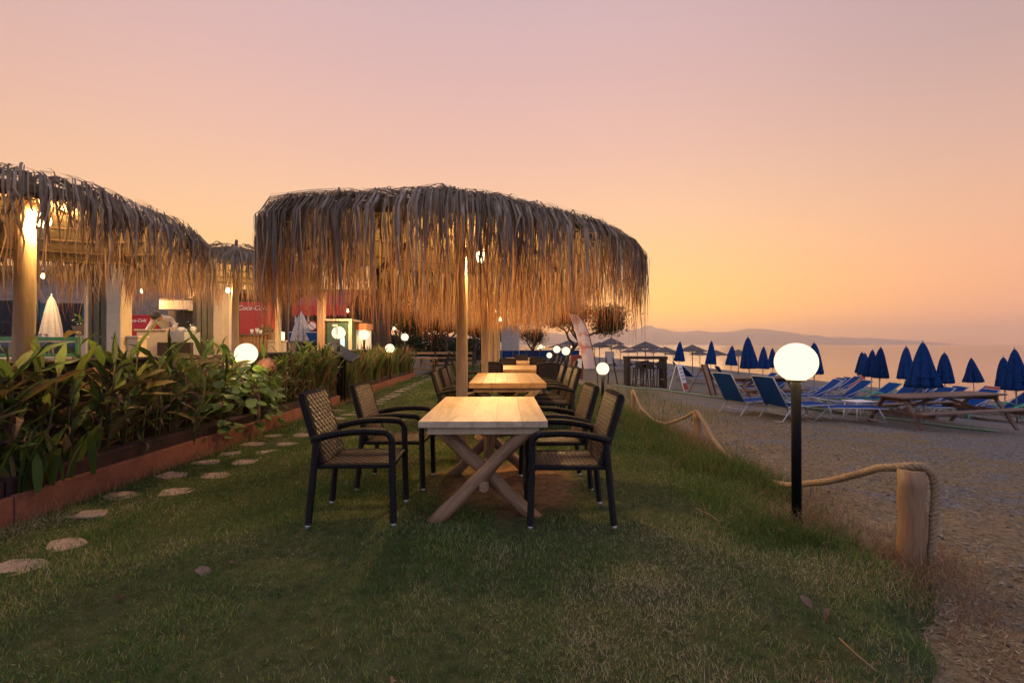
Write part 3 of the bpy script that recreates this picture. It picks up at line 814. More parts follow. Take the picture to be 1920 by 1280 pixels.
# globe lamps on posts
def globe_lamp(x, y, z, r, base, label, group='opal globe lamps on black posts', watts=26):
    t = empty('globe_lamp', (x, y, base), 0, label, 'lamp', group)
    h = z - base
    prof = []
    for j in range(15):
        a = PI * (.13 + .87 * j / 14)
        prof.append((max(1e-4, r * math.sin(a)), h - r * math.cos(a)))
    MB().lathe(prof, 32).build('globe', M['globe'], t)
    bulb_light(t, (0, 0, h), r * 1.06, watts, (1.0, .66, .28))
    MB().lathe([(r * .42, h - r * .99), (r * .46, h - r * .97), (r * .46, h - r * .91), (r * .40, h - r * .90)], 20).build('collar', M['black_metal'], t)
    MB().tube([(0, 0, -.1), (0, 0, h - r * .95)], .033 if r > .12 else .025, 14).build('pole', M['black_metal'], t)
    return t
globe_lamp(Xat(1492, 3.32), 3.32, Zat(1492, 679, 3.32), .142, 0, 'largest globe lamp, at the right by the rope fence', watts=13)
globe_lamp(Xat(1130, 9.8), 9.8, Zat(1130, 691, 9.8), .135, 0, 'globe lamp behind the right hand chairs, below the feather flag')
globe_lamp(Xat(1061, 15.6), 15.6, Zat(1061, 658, 15.6), .14, 0, 'rightmost globe lamp of the small far cluster left of the flag')
globe_lamp(Xat(1044, 18.6), 18.6, Zat(1044, 655, 18.6), .145, 0, 'second from right globe lamp in the far cluster left of the flag')
globe_lamp(Xat(1030, 21.5), 21.5, Zat(1030, 666, 21.5), .13, 0, 'lowest globe lamp in the far cluster left of the flag')
globe_lamp(Xat(1014, 29), 29, Zat(1014, 650, 29), .13, 0, 'smallest and leftmost globe lamp in the far cluster by the tree')
globe_lamp(Xat(462, 6.6), 6.6, Zat(462, 663, 6.6), .15, .2, 'globe lamp among the broad leaved bush in the planter')
globe_lamp(Xat(635, 10.2), 10.2, Zat(635, 624, 10.2), .145, 0, 'globe lamp just above the dark menu lectern')
globe_lamp(Xat(683, 12.4), 12.4, Zat(683, 628, 12.4), .14, .2, 'globe lamp on a post in the middle of the far planter')
globe_lamp(Xat(759, 17.4), 17.4, Zat(759, 632, 17.4), .14, .2, 'globe lamp at the far end of the far planter')
globe_lamp(Xat(731, 14.4), 14.4, Zat(731, 653, 14.4), .14, .2, 'low globe lamp half sunk in the leaves of the far planter')
globe_lamp(Xat(529, 13.0), 13.0, Zat(529, 631, 13.0), .14, TZ, 'globe lamp half hidden behind the thin cream post on the terrace')

# ------------------------------------------------------------------ wicker chair
def ribbed(pts, r, n=8, pitch=.011, flat=None):
    """tube wound with cane: the radius ripples along it"""
    pts = [Vector(p) for p in pts]
    cum = [0]
    for a, b in zip(pts, pts[1:]): cum.append(cum[-1] + (b - a).length)
    L = cum[-1]; k = max(4, int(L / (pitch / 2)))
    out, rad = [], []
    for q in range(k + 1):
        s = L * q / k; j = 0
        while j < len(cum) - 2 and cum[j + 1] < s: j += 1
        f = (s - cum[j]) / max(1e-9, cum[j + 1] - cum[j])
        out.append(pts[j].lerp(pts[j + 1], f)); rad.append(r * (1.06 if q % 2 else .93))
    return MB().tube(out, rad, n, smooth=False, flat=flat)
def bez(p0, p1, p2, n=6):
    p0, p1, p2 = Vector(p0), Vector(p1), Vector(p2)
    return [p0 * (1 - t) ** 2 + p1 * 2 * t * (1 - t) + p2 * t * t for t in [q / n for q in range(n + 1)]]
def weave(origin, eu, ev, nu, nv, amp, nrm, th):
    """basket weave: flat canes that really pass over and under one another, on a dark backing sheet"""
    origin, eu, ev, nrm = Vector(origin), Vector(eu), Vector(ev), Vector(nrm).normalized()
    m = MB()
    def cane(vertical, k, cnt, other):
        v = []; steps = other * 2
        for q in range(steps + 1):
            f = q / steps; cell = q / 2.0
            h = amp * .5 * (1 + math.cos(PI * (cell - .5 + k)))
            for e in (-.35, .35):
                g = (k + .5 + e) / cnt
                p = origin + (eu * f + ev * g if vertical else eu * g + ev * f) + nrm * h
                v.append(p)
        f_ = [(2 * q, 2 * q + 1, 2 * q + 3, 2 * q + 2) for q in range(steps)]
        m.add(v, f_)
    for k in range(nu): cane(False, k, nu, nv)
    for k in range(nv): cane(True, k + 1 if False else k, nv, nu)
    c = [origin, origin + eu, origin + eu + ev, origin + ev]; back = [p - nrm * th for p in c]
    front = [p - nrm * .001 for p in c]
    m.nb = len(m.f)
    m.add(front, [(0, 1, 2, 3)]); m.add(back, [(3, 2, 1, 0)])
    for q in range(4): m.add([c[q], c[(q + 1) % 4], back[(q + 1) % 4], back[q]], [(0, 1, 2, 3)])
    return m
def weave_part(m, name, parent):
    o = m.build(name, M['wicker_brown'], parent); o.data.materials.append(M['wicker_dark'])
    mi = [0] * len(m.f)
    for q in range(m.nb, len(m.f)): mi[q] = 1
    o.data.polygons.foreach_set('material_index', mi); return o
def make_chair():
    t = empty('wicker_armchair')
    W = .245
    for s in (-1, 1):
        y = s * W
        # front leg runs round into the arm rest
        ribbed([(.275, y, .03), (.268, y, .3), (.262, y, .60)], .025).build('leg', M['wicker_dark'], t)
        ribbed([(-.315, y, .03), (-.285, y, .35), (-.262, y, .615)], .025).build('leg', M['wicker_dark'], t)
        arm = [Vector((-.285, y, .618))] + bez((-.262, y, .628), (-.05, y, .69), (.17, y, .672), 5) + bez((.19, y, .671), (.262, y, .668), (.262, y, .60), 5)
        ribbed(arm, .026, flat=(1.0, 1.15)).build('armrest', M['wicker_dark'], t)
        for x in (.276, -.318):
            MB().lathe([(.016, 0), (.019, .004), (.019, .034), (.014, .036)], 10, center=(x, y)).build('glide', M['chrome'], t)
    # seat
    weave_part(weave((-.235, -.212, .437), (.49, 0, 0), (0, .424, 0), 16, 14, .010, (0, 0, 1), .02), 'seat', t)
    fr = MB()
    for a, b in (((-.26, -.225, .43), (.262, -.225, .43)), ((-.26, .225, .43), (.262, .225, .43)), ((.258, -.225, .43), (.258, .225, .43)), ((-.25, -.225, .43), (-.25, .225, .43))):
        q = ribbed([a, b], .02, 6); fr.add(q.v, q.f)
    fr.build('seat_rail', M['wicker_dark'], t)
    # backrest, leaning out
    b0, b1 = Vector((-.236, 0, .45)), Vector((-.375, 0, .92)); ev = b1 - b0; nr = Vector((ev.z, 0, -ev.x)).normalized()
    weave_part(weave(b0 + Vector((0, .195, 0)) + nr * .022, (0, -.39, 0), ev, 13, 16, .010, nr, .004), 'backrest', t)
    weave_part(weave(b0 + Vector((0, -.195, 0)) - nr * .022, (0, .39, 0), ev, 13, 16, .010, -nr, .004), 'backrest_rear', t)
    fr = MB()
    for s in (-1, 1):
        q = ribbed([b0 + Vector((0, s * .212, 0)), b1 + Vector((0, s * .212, 0))], .027, 8, flat=(1.15, .85)); fr.add(q.v, q.f)
    q = ribbed([b1 + Vector((0, -.212, 0)), b1 + Vector((.004, 0, .012)), b1 + Vector((0, .212, 0))], .024, 8); fr.add(q.v, q.f)
    fr.build('back_frame', M['wicker_dark'], t)
    return t
CH = [  # x, y, rot, label
    (-1.065, 3.475, R(2), 'nearest wicker armchair on the left side of the pale table'),
    (-.99, 4.33, R(-2), 'second wicker armchair on the left side of the pale table'),
    (.46, 3.45, R(180), 'nearest wicker armchair on the right side of the pale table'),
    (.455, 4.31, R(183), 'second wicker armchair on the right side of the pale table'),
    (-.66, 6.72, R(3), 'nearest of the three wicker chairs left of the honey wood table'),
    (-.63, 7.40, R(-2), 'middle of the three wicker chairs left of the honey wood table'),
    (-.64, 8.06, R(1), 'furthest of the three wicker chairs left of the honey wood table'),
    (.72, 6.75, R(178), 'nearest wicker chair on the right of the honey wood table'),
    (.74, 7.48, R(182), 'middle wicker chair on the right of the honey wood table'),
    (.70, 8.15, R(180), 'furthest wicker chair on the right of the honey wood table'),
    (.86, 9.35, R(92), 'wicker chair with its dark back to us at the right of the third table'),
    (-.24, 9.55, R(88), 'wicker chair with its back to us at the left of the third table'),
    (-.78, 10.3, R(4), 'wicker chair just right of the nearest umbrella post, beside the third table'),
    (1.35, 10.9, R(178), 'wicker chair on the right flank of the third table'),
    (.10, 12.9, R(90), 'wicker chair with its back to us at the left of the fourth table'),
    (.95, 12.95, R(88), 'wicker chair with its back to us at the right of the fourth table'),
    (1.45, 14.2, R(176), 'wicker chair on the right flank of the fourth table'),
    (1.45, 15.2, R(182), 'last wicker chair on the right flank of the fourth table'),
    (.62, 16.6, R(90), 'far wicker chair with its back to us at the fifth table'),
    (1.6, 17.8, R(180), 'far wicker chair on the right flank of the fifth table'),
]
chair0 = make_chair()
tag(chair0, None, 'chair', 'wicker armchairs around the wooden tables')
for k, (x, y, rz, lb) in enumerate(CH):
    c = chair0 if k == 0 else copy_tree(chair0)
    place(c, (x, y, float(lawn_z(np.array(x), np.array(y))) - .004), rz, lb)

# ------------------------------------------------------------------ tables
def log(p0, p1, r, seed, mb=None, n=12):
    rg = random.Random(seed); p0, p1 = Vector(p0), Vector(p1); k = 7
    pts = [p0.lerp(p1, q / k) + Vector((rg.uniform(-.006, .006), rg.uniform(-.006, .006), rg.uniform(-.006, .006))) for q in range(k + 1)]
    return (mb or MB()).tube(pts, [r * rg.uniform(.93, 1.07) for _ in pts], n, lump=.025, rng=rg)
def log_part(name, p0, p1, r, seed, parent, m):
    # local z runs along the log so that the grain follows it
    p0, p1 = Vector(p0), Vector(p1); d = p1 - p0
    o = log((0, 0, 0), (0, 0, d.length), r, seed).build(name, m, parent)
    o.location = p0; o.rotation_mode = 'QUATERNION'; o.rotation_quaternion = d.to_track_quat('Z', 'Y')
    return o
def log_table(x, y0, y1, w, label, topm, legm, square=False, h=.75, boards=5, th=.045):
    L = y1 - y0
    t = empty('wooden_table', (x, (y0 + y1) / 2, 0), 0, label, 'table', 'wooden tables down the lawn')
    for k in range(boards):
        bw = w / boards
        MB().box(-w / 2 + k * bw + .0003, -w / 2 + (k + 1) * bw - .0003, -L / 2, L / 2, h - th, h, .0012 if not square else .004).build('plank', topm, t)
    for s in (-1, 1):
        MB().box(-w / 2 + .06, w / 2 - .06, s * (L / 2 - .05) - .02, s * (L / 2 - .05) + .02, h - th - .055, h - th - .002, .004).build('apron', topm, t)
        yy = s * (L / 2 - .13)
        r = .052; sx = w / 2 - .1
        if not square:
            log_part('leg', (-sx - .02, yy - .055, -.03), (sx - .02, yy - .045, h - th - .01), r, 3 + s, t, legm)
            log_part('leg', (sx + .04, yy + .055, -.03), (-sx + .0, yy + .045, h - th - .01), r, 9 + s, t, legm)
        else:
            MB().beam((-sx, yy - .05, -.02), (sx, yy - .05, h - th - .01), .09, .12, (0, 1, 0), .01).build('leg', legm, t)
            MB().beam((sx, yy + .05, -.02), (-sx, yy + .05, h - th - .01), .09, .12, (0, 1, 0), .01).build('leg', legm, t)
    if not square:
        log_part('stretcher', (.0, -L / 2 + .02, .27), (.0, L / 2 - .02, .27), .036, 21, t, legm)
        log_part('strut', (.02, .05, .25), (.02, .05, h - th - .01), .045, 22, t, legm)
    else:
        MB().beam((0, -L / 2 + .1, .36), (0, L / 2 - .1, .36), .07, .11, (0, 0, 1), .01).build('stretcher', legm, t)
        for s in (-1, 1):
            MB().beam((0, s * .15, .38), (0, s * (L / 2 - .28), h - th - .01), .07, .09, (1, 0, 0), .008).build('brace', legm, t)
    return t
log_table(-.15, 3.27, 4.82, .93, 'pale wooden table with crossed log legs nearest to us', M['top'], M['log'])
log_table(.05, 6.3, 8.55, 1.08, 'thick honey coloured wooden table second from us', M['top2'], M['beam'], True, .77, 6, .075)
log_table(.38, 9.95, 12.0, 1.15, 'third wooden table down the lawn, its top a thin bright strip', M['top2'], M['beam'], True, .76, 6, .06)
log_table(.55, 13.4, 15.4, 1.1, 'fourth wooden table down the lawn', M['top2'], M['beam'], True, .76, 6, .06)
log_table(.62, 17.1, 19.0, 1.1, 'fifth and smallest looking wooden table down the lawn', M['top2'], M['beam'], True, .76, 6, .06)
side = log_table(-.0, 0, 1.4, .8, 'small wooden table with crossed legs beyond the far planter', M['log'], M['log'])
place(side, (Xat(792, 19.5), 19.5, 0), R(90))
for k, (px, D, rz) in enumerate([(826, 19.6, 178), (846, 20.4, 185)]):
    place(copy_tree(chair0), (Xat(px, D), D, 0), R(rz), ['dark chair beside the small crossed leg table beyond the planter', 'dark chair next nearest the umbrella post beyond the planter'][k])

# ------------------------------------------------------------------ rope fence
def rope_mesh(pts, r, turns=26.0, n=7):
    pts = [Vector(p) for p in pts]; mb = MB(); m = len(pts)
    cum = [0]
    for a, b in zip(pts, pts[1:]): cum.append(cum[-1] + (b - a).length)
    K = int(cum[-1] / .012); path_ = []
    for q in range(K + 1):
        s = cum[-1] * q / K; j = 0
        while j < m - 2 and cum[j + 1] < s: j += 1
        path_.append(pts[j].lerp(pts[j + 1], (s - cum[j]) / max(1e-9, cum[j + 1] - cum[j])))
    for _ in range(2):
        path_ = [path_[0]] + [(path_[q - 1] + path_[q] * 2 + path_[q + 1]) / 4 for q in range(1, len(path_) - 1)] + [path_[-1]]
    nrm = None; fr = []
    for q in range(len(path_)):
        d = (path_[min(q + 1, K)] - path_[max(q - 1, 0)]).normalized()
        if nrm is None: nrm = d.orthogonal().normalized()
        nrm = (nrm - d * nrm.dot(d)).normalized(); fr.append((nrm.copy(), d.cross(nrm)))
    for sidx in range(3):
        st = []
        for q in range(len(path_)):
            a = 2 * PI * (sidx / 3 + q * .012 * turns / 2.0)
            st.append(path_[q] + fr[q][0] * math.cos(a) * r * .52 + fr[q][1] * math.sin(a) * r * .52)
        mb.tube(st, r * .56, n)
    return mb
def catenary(a, b, sag, n=24):
    a, b = Vector(a), Vector(b)
    return [a.lerp(b, q / n) - Vector((0, 0, sag * 4 * (q / n) * (1 - q / n))) for q in range(n + 1)]
P1 = (Xat(1707, 2.76), 2.76); P2 = (Xat(1306, 6.0), 6.0); P3 = (2.62, 9.2)
def fence_post(x, y, z0, z1, r, label, seed):
    t = empty('fence_post', (x, y, z0), 0, label, 'post', 'rope fence posts along the lawn edge')
    o = log_part('trunk', (0, 0, -.12), (.004, .0, z1 - z0), r, seed, t, M['log'])
    return t
fence_post(*P1, -.03, .53, .072, 'stout wooden rope post at the lower right', 4)
fence_post(*P2, -.02, .40, .046, 'short rope post in the grass left of the big globe lamp', 5)
fence_post(*P3, -.02, .36, .046, 'furthest rope post, hidden in grass behind the chairs', 6)
top1 = Vector((P1[0] - .02, P1[1], .553)); top2 = Vector((P2[0], P2[1], .42)); top3 = Vector((P3[0], P3[1], .38))
pts = [top2, Vector((2.545, 5.72, .30)), Vector((2.53, 5.45, .16)), Vector((2.52, 5.15, .05)), Vector((2.54, 4.75, .0)), Vector((2.52, 4.3, .0)), Vector((2.49, 3.95, .07)), Vector((2.47, 3.7, .16)), Vector((2.45, 3.4, .27)), Vector((2.44, 3.1, .41)), Vector((2.43, 2.92, .50)), top1]
drape = [top1 + Vector((.06, -.03, .012)), top1 + Vector((.115, -.045, -.04)), top1 + Vector((.125, -.05, -.15)), top1 + Vector((.105, -.05, -.35)), top1 + Vector((.09, -.05, -.58))]
rp = rope_mesh(pts + drape, .0245, 24).build('rope', M['rope'])
tag(rp, 'thick twisted rope rising out of the grass to drape over the stout lower right post', 'rope', 'ropes strung between the lawn posts')
rp = rope_mesh([top2 + Vector((0, .02, .0)), Vector((2.55, 6.4, .27)), Vector((2.56, 6.8, .15)), Vector((2.57, 7.2, .04)), Vector((2.58, 7.8, .0)), Vector((2.6, 8.6, .1)), top3], .02, 24).build('rope', M['rope'])
tag(rp, 'rope from the short post away into the grass behind the chairs', 'rope', 'ropes strung between the lawn posts')

# ------------------------------------------------------------------ menu lectern on the path
t = empty('menu_lectern', (Xat(641, 10.3), 10.3, 0), R(0), 'black menu lectern with tilted board on a post by the planter', 'lectern')
MB().box(-.035, .035, -.035, .035, -.05, 1.1, .006).build('post', M['black_metal'], t)
MB().box(.03, .065, .05, .085, -.05, 1.05, .004).build('rear_post', M['black_metal'], t)
Mx = Matrix.Translation((.0, 0, 1.15)) @ Matrix.Rotation(R(32), 4, 'Y') @ Matrix.Rotation(R(18), 4, 'X')
MB().box(-.34, .34, -.22, .22, -.018, .018, .006, Mx).build('board', M['dark_metal'], t)
MB().box(-.31, .31, -.19, .19, .0185, .024, .002, Mx).build('menu_pane', M['dark_glass'], t)
MB().box(.345, .375, -.22, .22, -.02, .05, .004, Mx).build('ledge', M['dark_metal'], t)
MB().box(-.18, .18, -.14, .14, -.05, .02, .004).build('base_plate', M['black_metal'], t)

# ------------------------------------------------------------------ feather flag
def flag_material():
    m, n, l, out = nodes_of('printed_flag_cloth')
    tc = n.new('ShaderNodeTexCoord')
    t = n.new('ShaderNodeTexNoise'); t.inputs['Scale'].default_value = 3.2; t.inputs['Detail'].default_value = 6; t.inputs['Distortion'].default_value = 1.5
    l.new(tc.outputs['Object'], t.inputs['Vector'])
    cr = n.new('ShaderNodeValToRGB'); e = cr.color_ramp.elements
    e[0].position = .47; e[0].color = (0, 0, 0, 1); e[1].position = .62; e[1].color = (1, 1, 1, 1)
    l.new(t.outputs['Fac'], cr.inputs[0])
    sx = n.new('ShaderNodeSeparateXYZ'); l.new(tc.outputs['Object'], sx.inputs[0])
    band = n.new('ShaderNodeMapRange'); band.interpolation_type = 'SMOOTHSTEP'; band.inputs['From Min'].default_value = .95; band.inputs['From Max'].default_value = 1.35
    l.new(sx.outputs['Z'], band.inputs['Value'])
    band2 = n.new('ShaderNodeMapRange'); band2.interpolation_type = 'SMOOTHSTEP'; band2.inputs['From Min'].default_value = 1.8; band2.inputs['From Max'].default_value = 2.05
    band2.inputs['To Min'].default_value = 1; band2.inputs['To Max'].default_value = 0
    l.new(sx.outputs['Z'], band2.inputs['Value'])
    mu = n.new('ShaderNodeMath'); mu.operation = 'MULTIPLY'; l.new(band.outputs[0], mu.inputs[0]); l.new(band2.outputs[0], mu.inputs[1])
    mu2 = n.new('ShaderNodeMath'); mu2.operation = 'MULTIPLY'; l.new(mu.outputs[0], mu2.inputs[0]); l.new(cr.outputs[0], mu2.inputs[1])
    mx = n.new('ShaderNodeMix'); mx.data_type = 'RGBA'; l.new(mu2.outputs[0], mx.inputs['Factor'])
    mx.inputs['A'].default_value = (.78, .66, .64, 1); mx.inputs['B'].default_value = (.66, .28, .24, 1)
    p = n.new('ShaderNodeBsdfPrincipled'); p.inputs['Roughness'].default_value = .8; l.new(mx.outputs['Result'], p.inputs['Base Color'])
    tr = n.new('ShaderNodeBsdfTranslucent'); l.new(mx.outputs['Result'], tr.inputs['Color'])
    ms = n.new('ShaderNodeMixShader'); ms.inputs[0].default_value = .5; l.new(p.outputs[0], ms.inputs[1]); l.new(tr.outputs[0], ms.inputs[2])
    l.new(ms.outputs[0], out.inputs['Surface']); return m
FD = 17.0
fz = sand_z(3.3)
flag = empty('feather_flag', (Xat(1117, FD), FD, fz), R(0), 'tall pale feather flag with faded red print beside the beach', 'flag')
def fp(px, py): return Vector((Xat(px, FD) - Xat(1117, FD), 0, Zat(px, py, FD) - fz))
rightE = [fp(1117, 691), fp(1113, 670), fp(1109, 650), fp(1104, 630), fp(1098, 612), fp(1090, 599), fp(1080, 590)]
leftE = [fp(1095, 691), fp(1091, 670), fp(1086, 650), fp(1081, 630), fp(1076, 612), fp(1071, 599), fp(1067, 588)]
m = MB(); v = []; NC = 6
for a, b in zip(rightE, leftE):
    for q in range(NC + 1):
        p = a.lerp(b, q / NC); v.append((p.x, .04 * math.sin(q / NC * 5 + p.z * 1.6), p.z))
v2 = [(p[0], p[1] + .006, p[2]) for p in v]; n0 = len(v)
f = [(r_ * (NC + 1) + q, r_ * (NC + 1) + q + 1, (r_ + 1) * (NC + 1) + q + 1, (r_ + 1) * (NC + 1) + q) for r_ in range(len(rightE) - 1) for q in range(NC)]
m.add(v, f, True); m.add(v2, [q[::-1] for q in f], True); m.build('cloth', flag_material(), flag)
pole = [Vector((rightE[0].x + .09, 0, -.2)), Vector((rightE[0].x + .04, 0, rightE[0].z - .1))] + [p + Vector((.02, 0, 0)) for p in rightE] + [leftE[-1] + Vector((.04, 0, .05))]
MB().tube(pole, .016, 7).build('pole', M['dark_metal'], flag)
ec = fp(1080, 600)
ring = MB()
for rr, w in ((.13, .014), (.085, .01)):
    a_ = [(ec.x + math.cos(q * PI / 14) * rr, -.045, ec.z + math.sin(q * PI / 14) * rr) for q in range(29)]
    ring.tube(a_, w * .6, 5, cap=False)
ring.box(ec.x - .05, ec.x + .05, -.05, -.04, ec.z - .015, ec.z + .02)
ring.build('emblem', M['red_paint'], flag)

# ------------------------------------------------------------------ beach furniture
def sz(x, y=0.0): return float(beach_z(np.array(float(x)), np.array(float(y))))
def make_parasol(canvas, pl=8, ph=0.0, fl=1.0):
    t = empty('closed_parasol')
    MB().tube([(0, 0, -.25), (0, 0, 2.12)], .02, 10).build('pole', M['white_metal'], t)
    prof = [(.03, 2.14), (.05, 2.10), (.085, 2.02), (.13, 1.85), (.17, 1.65), (.205, 1.45), (.235, 1.25), (.262, 1.08), (.275, .97), (.22, .955), (.06, 1.1)]
    n = 48
    MB().lathe([(r_ * (1 + (fl - 1) * (2.1 - z_)), z_) for r_, z_ in prof], 96, star=lambda a, j: 1 + .24 * min(1, j * 1.5) * (abs(math.cos(pl / 2 * a + .5 * math.sin(3 * a + ph))) ** .7 * 2 - 1.1) + .09 * math.sin(2 * a + j * 3 + ph) + .05 * math.sin(5 * a - j * 7 + ph)).build('canopy', canvas, t)
    MB().lathe([(.262 * fl, 1.22), (.268 * fl, 1.235), (.262 * fl, 1.25)], 24, star=lambda a, j: 1 + .06 * math.sin(2 * a + ph)).build('tie_strap', canvas, t)
    MB().lathe([(.012, 2.13), (.022, 2.15), (.018, 2.19), (.004, 2.22)], 10).build('tip', M['white_metal'], t)
    for k in range(4):
        a = k * PI / 2 + .3
        MB().tube([(.20 * math.cos(a), .20 * math.sin(a), 1.0), (.215 * math.cos(a), .215 * math.sin(a), .90), (.19 * math.cos(a), .19 * math.sin(a), .88)], .007, 5).build('rib_end', M['white_metal'], t)
    return t
pars = [make_parasol(M['blue_canvas'], 8, 0.0, 1.0), make_parasol(M['blue_canvas'], 7, 1.7, .9), make_parasol(M['blue_canvas'], 9, 3.9, 1.12)]
for par in pars: tag(par, None, 'parasol', 'furled blue beach parasols')
PAR = [  # px, depth, label
    (1272, 27.5, 'leftmost furled blue parasol, beyond the black bar table'),
    (1332, 23.5, 'furled blue parasol second from left, behind the leaning board'),
    (1369, 27.0, 'small furled blue parasol between two larger ones left of the big globe'),
    (1406, 17.8, 'tall furled blue parasol standing just behind the blue sun loungers'),
    (1429, 23.5, 'furled blue parasol touching the tall one left of the big globe'),
    (1449, 29.0, 'pale distant furled parasol next to the left of the big globe'),
    (1526, 17.0, 'furled parasol peeking out behind the big globe lamp'),
    (1647, 17.8, 'front parasol of the row of four furled ones in the middle right'),
    (1632, 20.5, 'second parasol of the row of four furled ones in the middle right'),
    (1620, 23.0, 'third parasol of the row of four furled ones in the middle right'),
    (1611, 26.0, 'last parasol of the row of four furled ones in the middle right'),
    (1731, 11.6, 'biggest furled blue parasol, behind the picnic table'),
    (1699, 17.0, 'furled parasol peeping out left of the biggest one'),
    (1771, 17.4, 'furled blue parasol right of the biggest one'),
    (1827, 22.0, 'low furled blue parasol alone near the water at the right'),
    (1906, 13.2, 'furled blue parasol cut by the right edge of the picture'),
    (1884, 17.5, 'furled parasol half hidden behind the one at the right edge'),
]
BLUE_SPOTS = []
for k, (px, D, lb) in enumerate(PAR):
    c = pars[k] if k < 3 else copy_tree(pars[k % 3])
    x = Xat(px, D); place(c, (x, D, sz(x, D)), k * .7, lb)
    c.rotation_euler = (R(2.6 * math.sin(k * 2.1)), R(2.6 * math.cos(k * 1.3)), k * 1.9)
    c.scale = (1.0, 1.0, 1 + .035 * math.sin(k * 2.7))
    BLUE_SPOTS.append((x, D))

def make_lounger(frame, cloth, ang, curved=False):
    """faces +x: foot to the sea, back rest at -x"""
    t = empty('sun_lounger')
    W = .31; zb = .33; hx = -.25
    ca, sa = math.cos(R(ang)), math.sin(R(ang)); L = .78
    tip = (hx - L * ca, zb + L * sa)
    for s in (-1, 1):
        MB().tube([(1.15, s * W, zb), (.4, s * W, zb + .005), (hx, s * W, zb)], .014, 7).build('side_rail', frame, t)
        MB().tube([(hx, s * (W - .02), zb), (hx - L * .5 * ca, s * (W - .02), zb + L * .5 * sa), (tip[0], s * (W - .02), tip[1])], .014, 7).build('back_rail', frame, t)
        MB().tube([(hx - L * .62 * ca, s * (W + .01), zb + L * .62 * sa), (hx + .28, s * (W + .01), zb - .02)], .011, 6).build('back_strut', frame, t)
    MB().tube([(tip[0], -W + .02, tip[1]), (tip[0] - .01, 0, tip[1] + .008), (tip[0], W - .02, tip[1])], .014, 7).build('top_bar', frame, t)
    for x0, dx in ((.95, .16), (-.15, -.26)):
        if curved:
            pth = [(x0, -W, zb - .01), (x0 + dx * .9, -W - .02, zb - .1), (x0 + dx * 1.2, -W - .03, .02), (x0 + dx * 1.2, W + .03, .02), (x0 + dx * .9, W + .02, zb - .1), (x0, W, zb - .01)]
        else:
            pth = [(x0, -W, zb - .01), (x0 + dx, -W, .03), (x0 + dx * 1.05, -W + .05, .012), (x0 + dx * 1.05, W - .05, .012), (x0 + dx, W, .03), (x0, W, zb - .01)]
        MB().tube(pth, .015 if not curved else .022, 7).build('leg', frame, t)
        MB().tube([(x0 + dx * .5, -W, zb * .5), (x0 + dx * .5, W, zb * .5)], .01, 6).build('crossbar', frame, t)
    if curved:
        for s in (-1, 1):
            MB().tube(bez((hx - .15, s * (W + .03), zb + .05), (hx + .1, s * (W + .04), zb + .42), (hx + .5, s * (W + .03), zb + .02), 8), .024, 8, flat=(1, 1.4)).build('armrest', frame, t)
    def sling(p0, p1, nm):
        p0, p1 = Vector((p0[0], 0, p0[1])), Vector((p1[0], 0, p1[1])); v = []; NX, NY = 8, 6
        for a in range(NX + 1):
            for b in range(NY + 1):
                p = p0.lerp(p1, a / NX); y = (b / NY - .5) * 2 * (W - .015)
                p = p + Vector((0, y, -.03 * math.sin(PI * a / NX) * (1 - (2 * b / NY - 1) ** 2))); v.append(p)
        n0 = len(v); f = [(a * (NY + 1) + b, (a + 1) * (NY + 1) + b, (a + 1) * (NY + 1) + b + 1, a * (NY + 1) + b + 1) for a in range(NX) for b in range(NY)]
        m = MB().add(v, f, True)
        m.add([p - Vector((0, 0, .008)) for p in v], [q[::-1] for q in f], True); m.build(nm, cloth, t)
    sling((hx + .02, zb + .012), (1.14, zb + .012), 'seat_sling')
    sling((hx - .01, zb + .02), (tip[0] + .01, tip[1]), 'back_sling')
    return t
BL = []
lg = {'up': make_lounger(M['white_metal'], M['blue_fabric'], 58), 'mid': make_lounger(M['white_metal'], M['blue_fabric'], 42), 'flat': make_lounger(M['white_metal'], M['blue_fabric'], 9),
      'green': make_lounger(M['green_plastic'], M['blue_fabric'], 40, True), 'red': make_lounger(M['white_metal'], M['red_plastic'], 50)}
used = set()
def lounger(kind, px, D, rz, label, group='blue sun loungers set out on the beach'):
    c = lg[kind] if kind not in used else copy_tree(lg[kind]); used.add(kind)
    x = Xat(px, D); place(c, (x, D, sz(x, D) - .01), rz, label); tag(c, None, 'sun lounger', group); return c
lounger('up', 1392, 10.7, R(20), 'blue sun lounger with raised back, left of the near pair')
lounger('up', 1470, 10.2, R(18), 'blue sun lounger with raised back, right of the near pair by the globe')
lounger('flat', 1548, 10.6, R(-8), 'blue sun lounger lying flat behind the big globe lamp post')
lounger('mid', 1648, 12.2, R(172), 'blue sun lounger with raised back touching the left end of the picnic table')
lounger('mid', 1712, 12.6, R(168), 'blue sun lounger reclined behind the picnic table top left')
lounger('mid', 1570, 14.2, R(168), 'blue sun lounger in the second row between big globe and picnic table')
lounger('mid', 1512, 13.6, R(165), 'blue sun lounger just right of the big globe post')
lounger('mid', 1528, 15.5, R(170), 'blue sun lounger further back right of the big globe')
lounger('green', 1625, 14.8, R(172), 'green framed sun lounger below the row of four parasols')
lounger('mid', 1745, 14.3, R(170), 'blue sun lounger under the biggest parasol')
lounger('mid', 1800, 13.4, R(174), 'blue sun lounger seen through the picnic table legs')
lounger('green', 1893, 13.0, R(160), 'green framed sun lounger at the right edge beyond the picnic bench')
lounger('red', 1815, 15.2, R(168), 'red sun lounger behind the picnic table below the lone parasol', 'red sun loungers among the blue')
lounger('red', 1583, 21.0, R(170), 'small red sun lounger far back right of the big globe', 'red sun loungers among the blue')
lounger('mid', 1685, 15.0, R(172), 'blue sun lounger between the row of four parasols and the biggest')
lounger('mid', 1870, 13.4, R(165), 'blue sun lounger raised behind the right end of the picnic table')
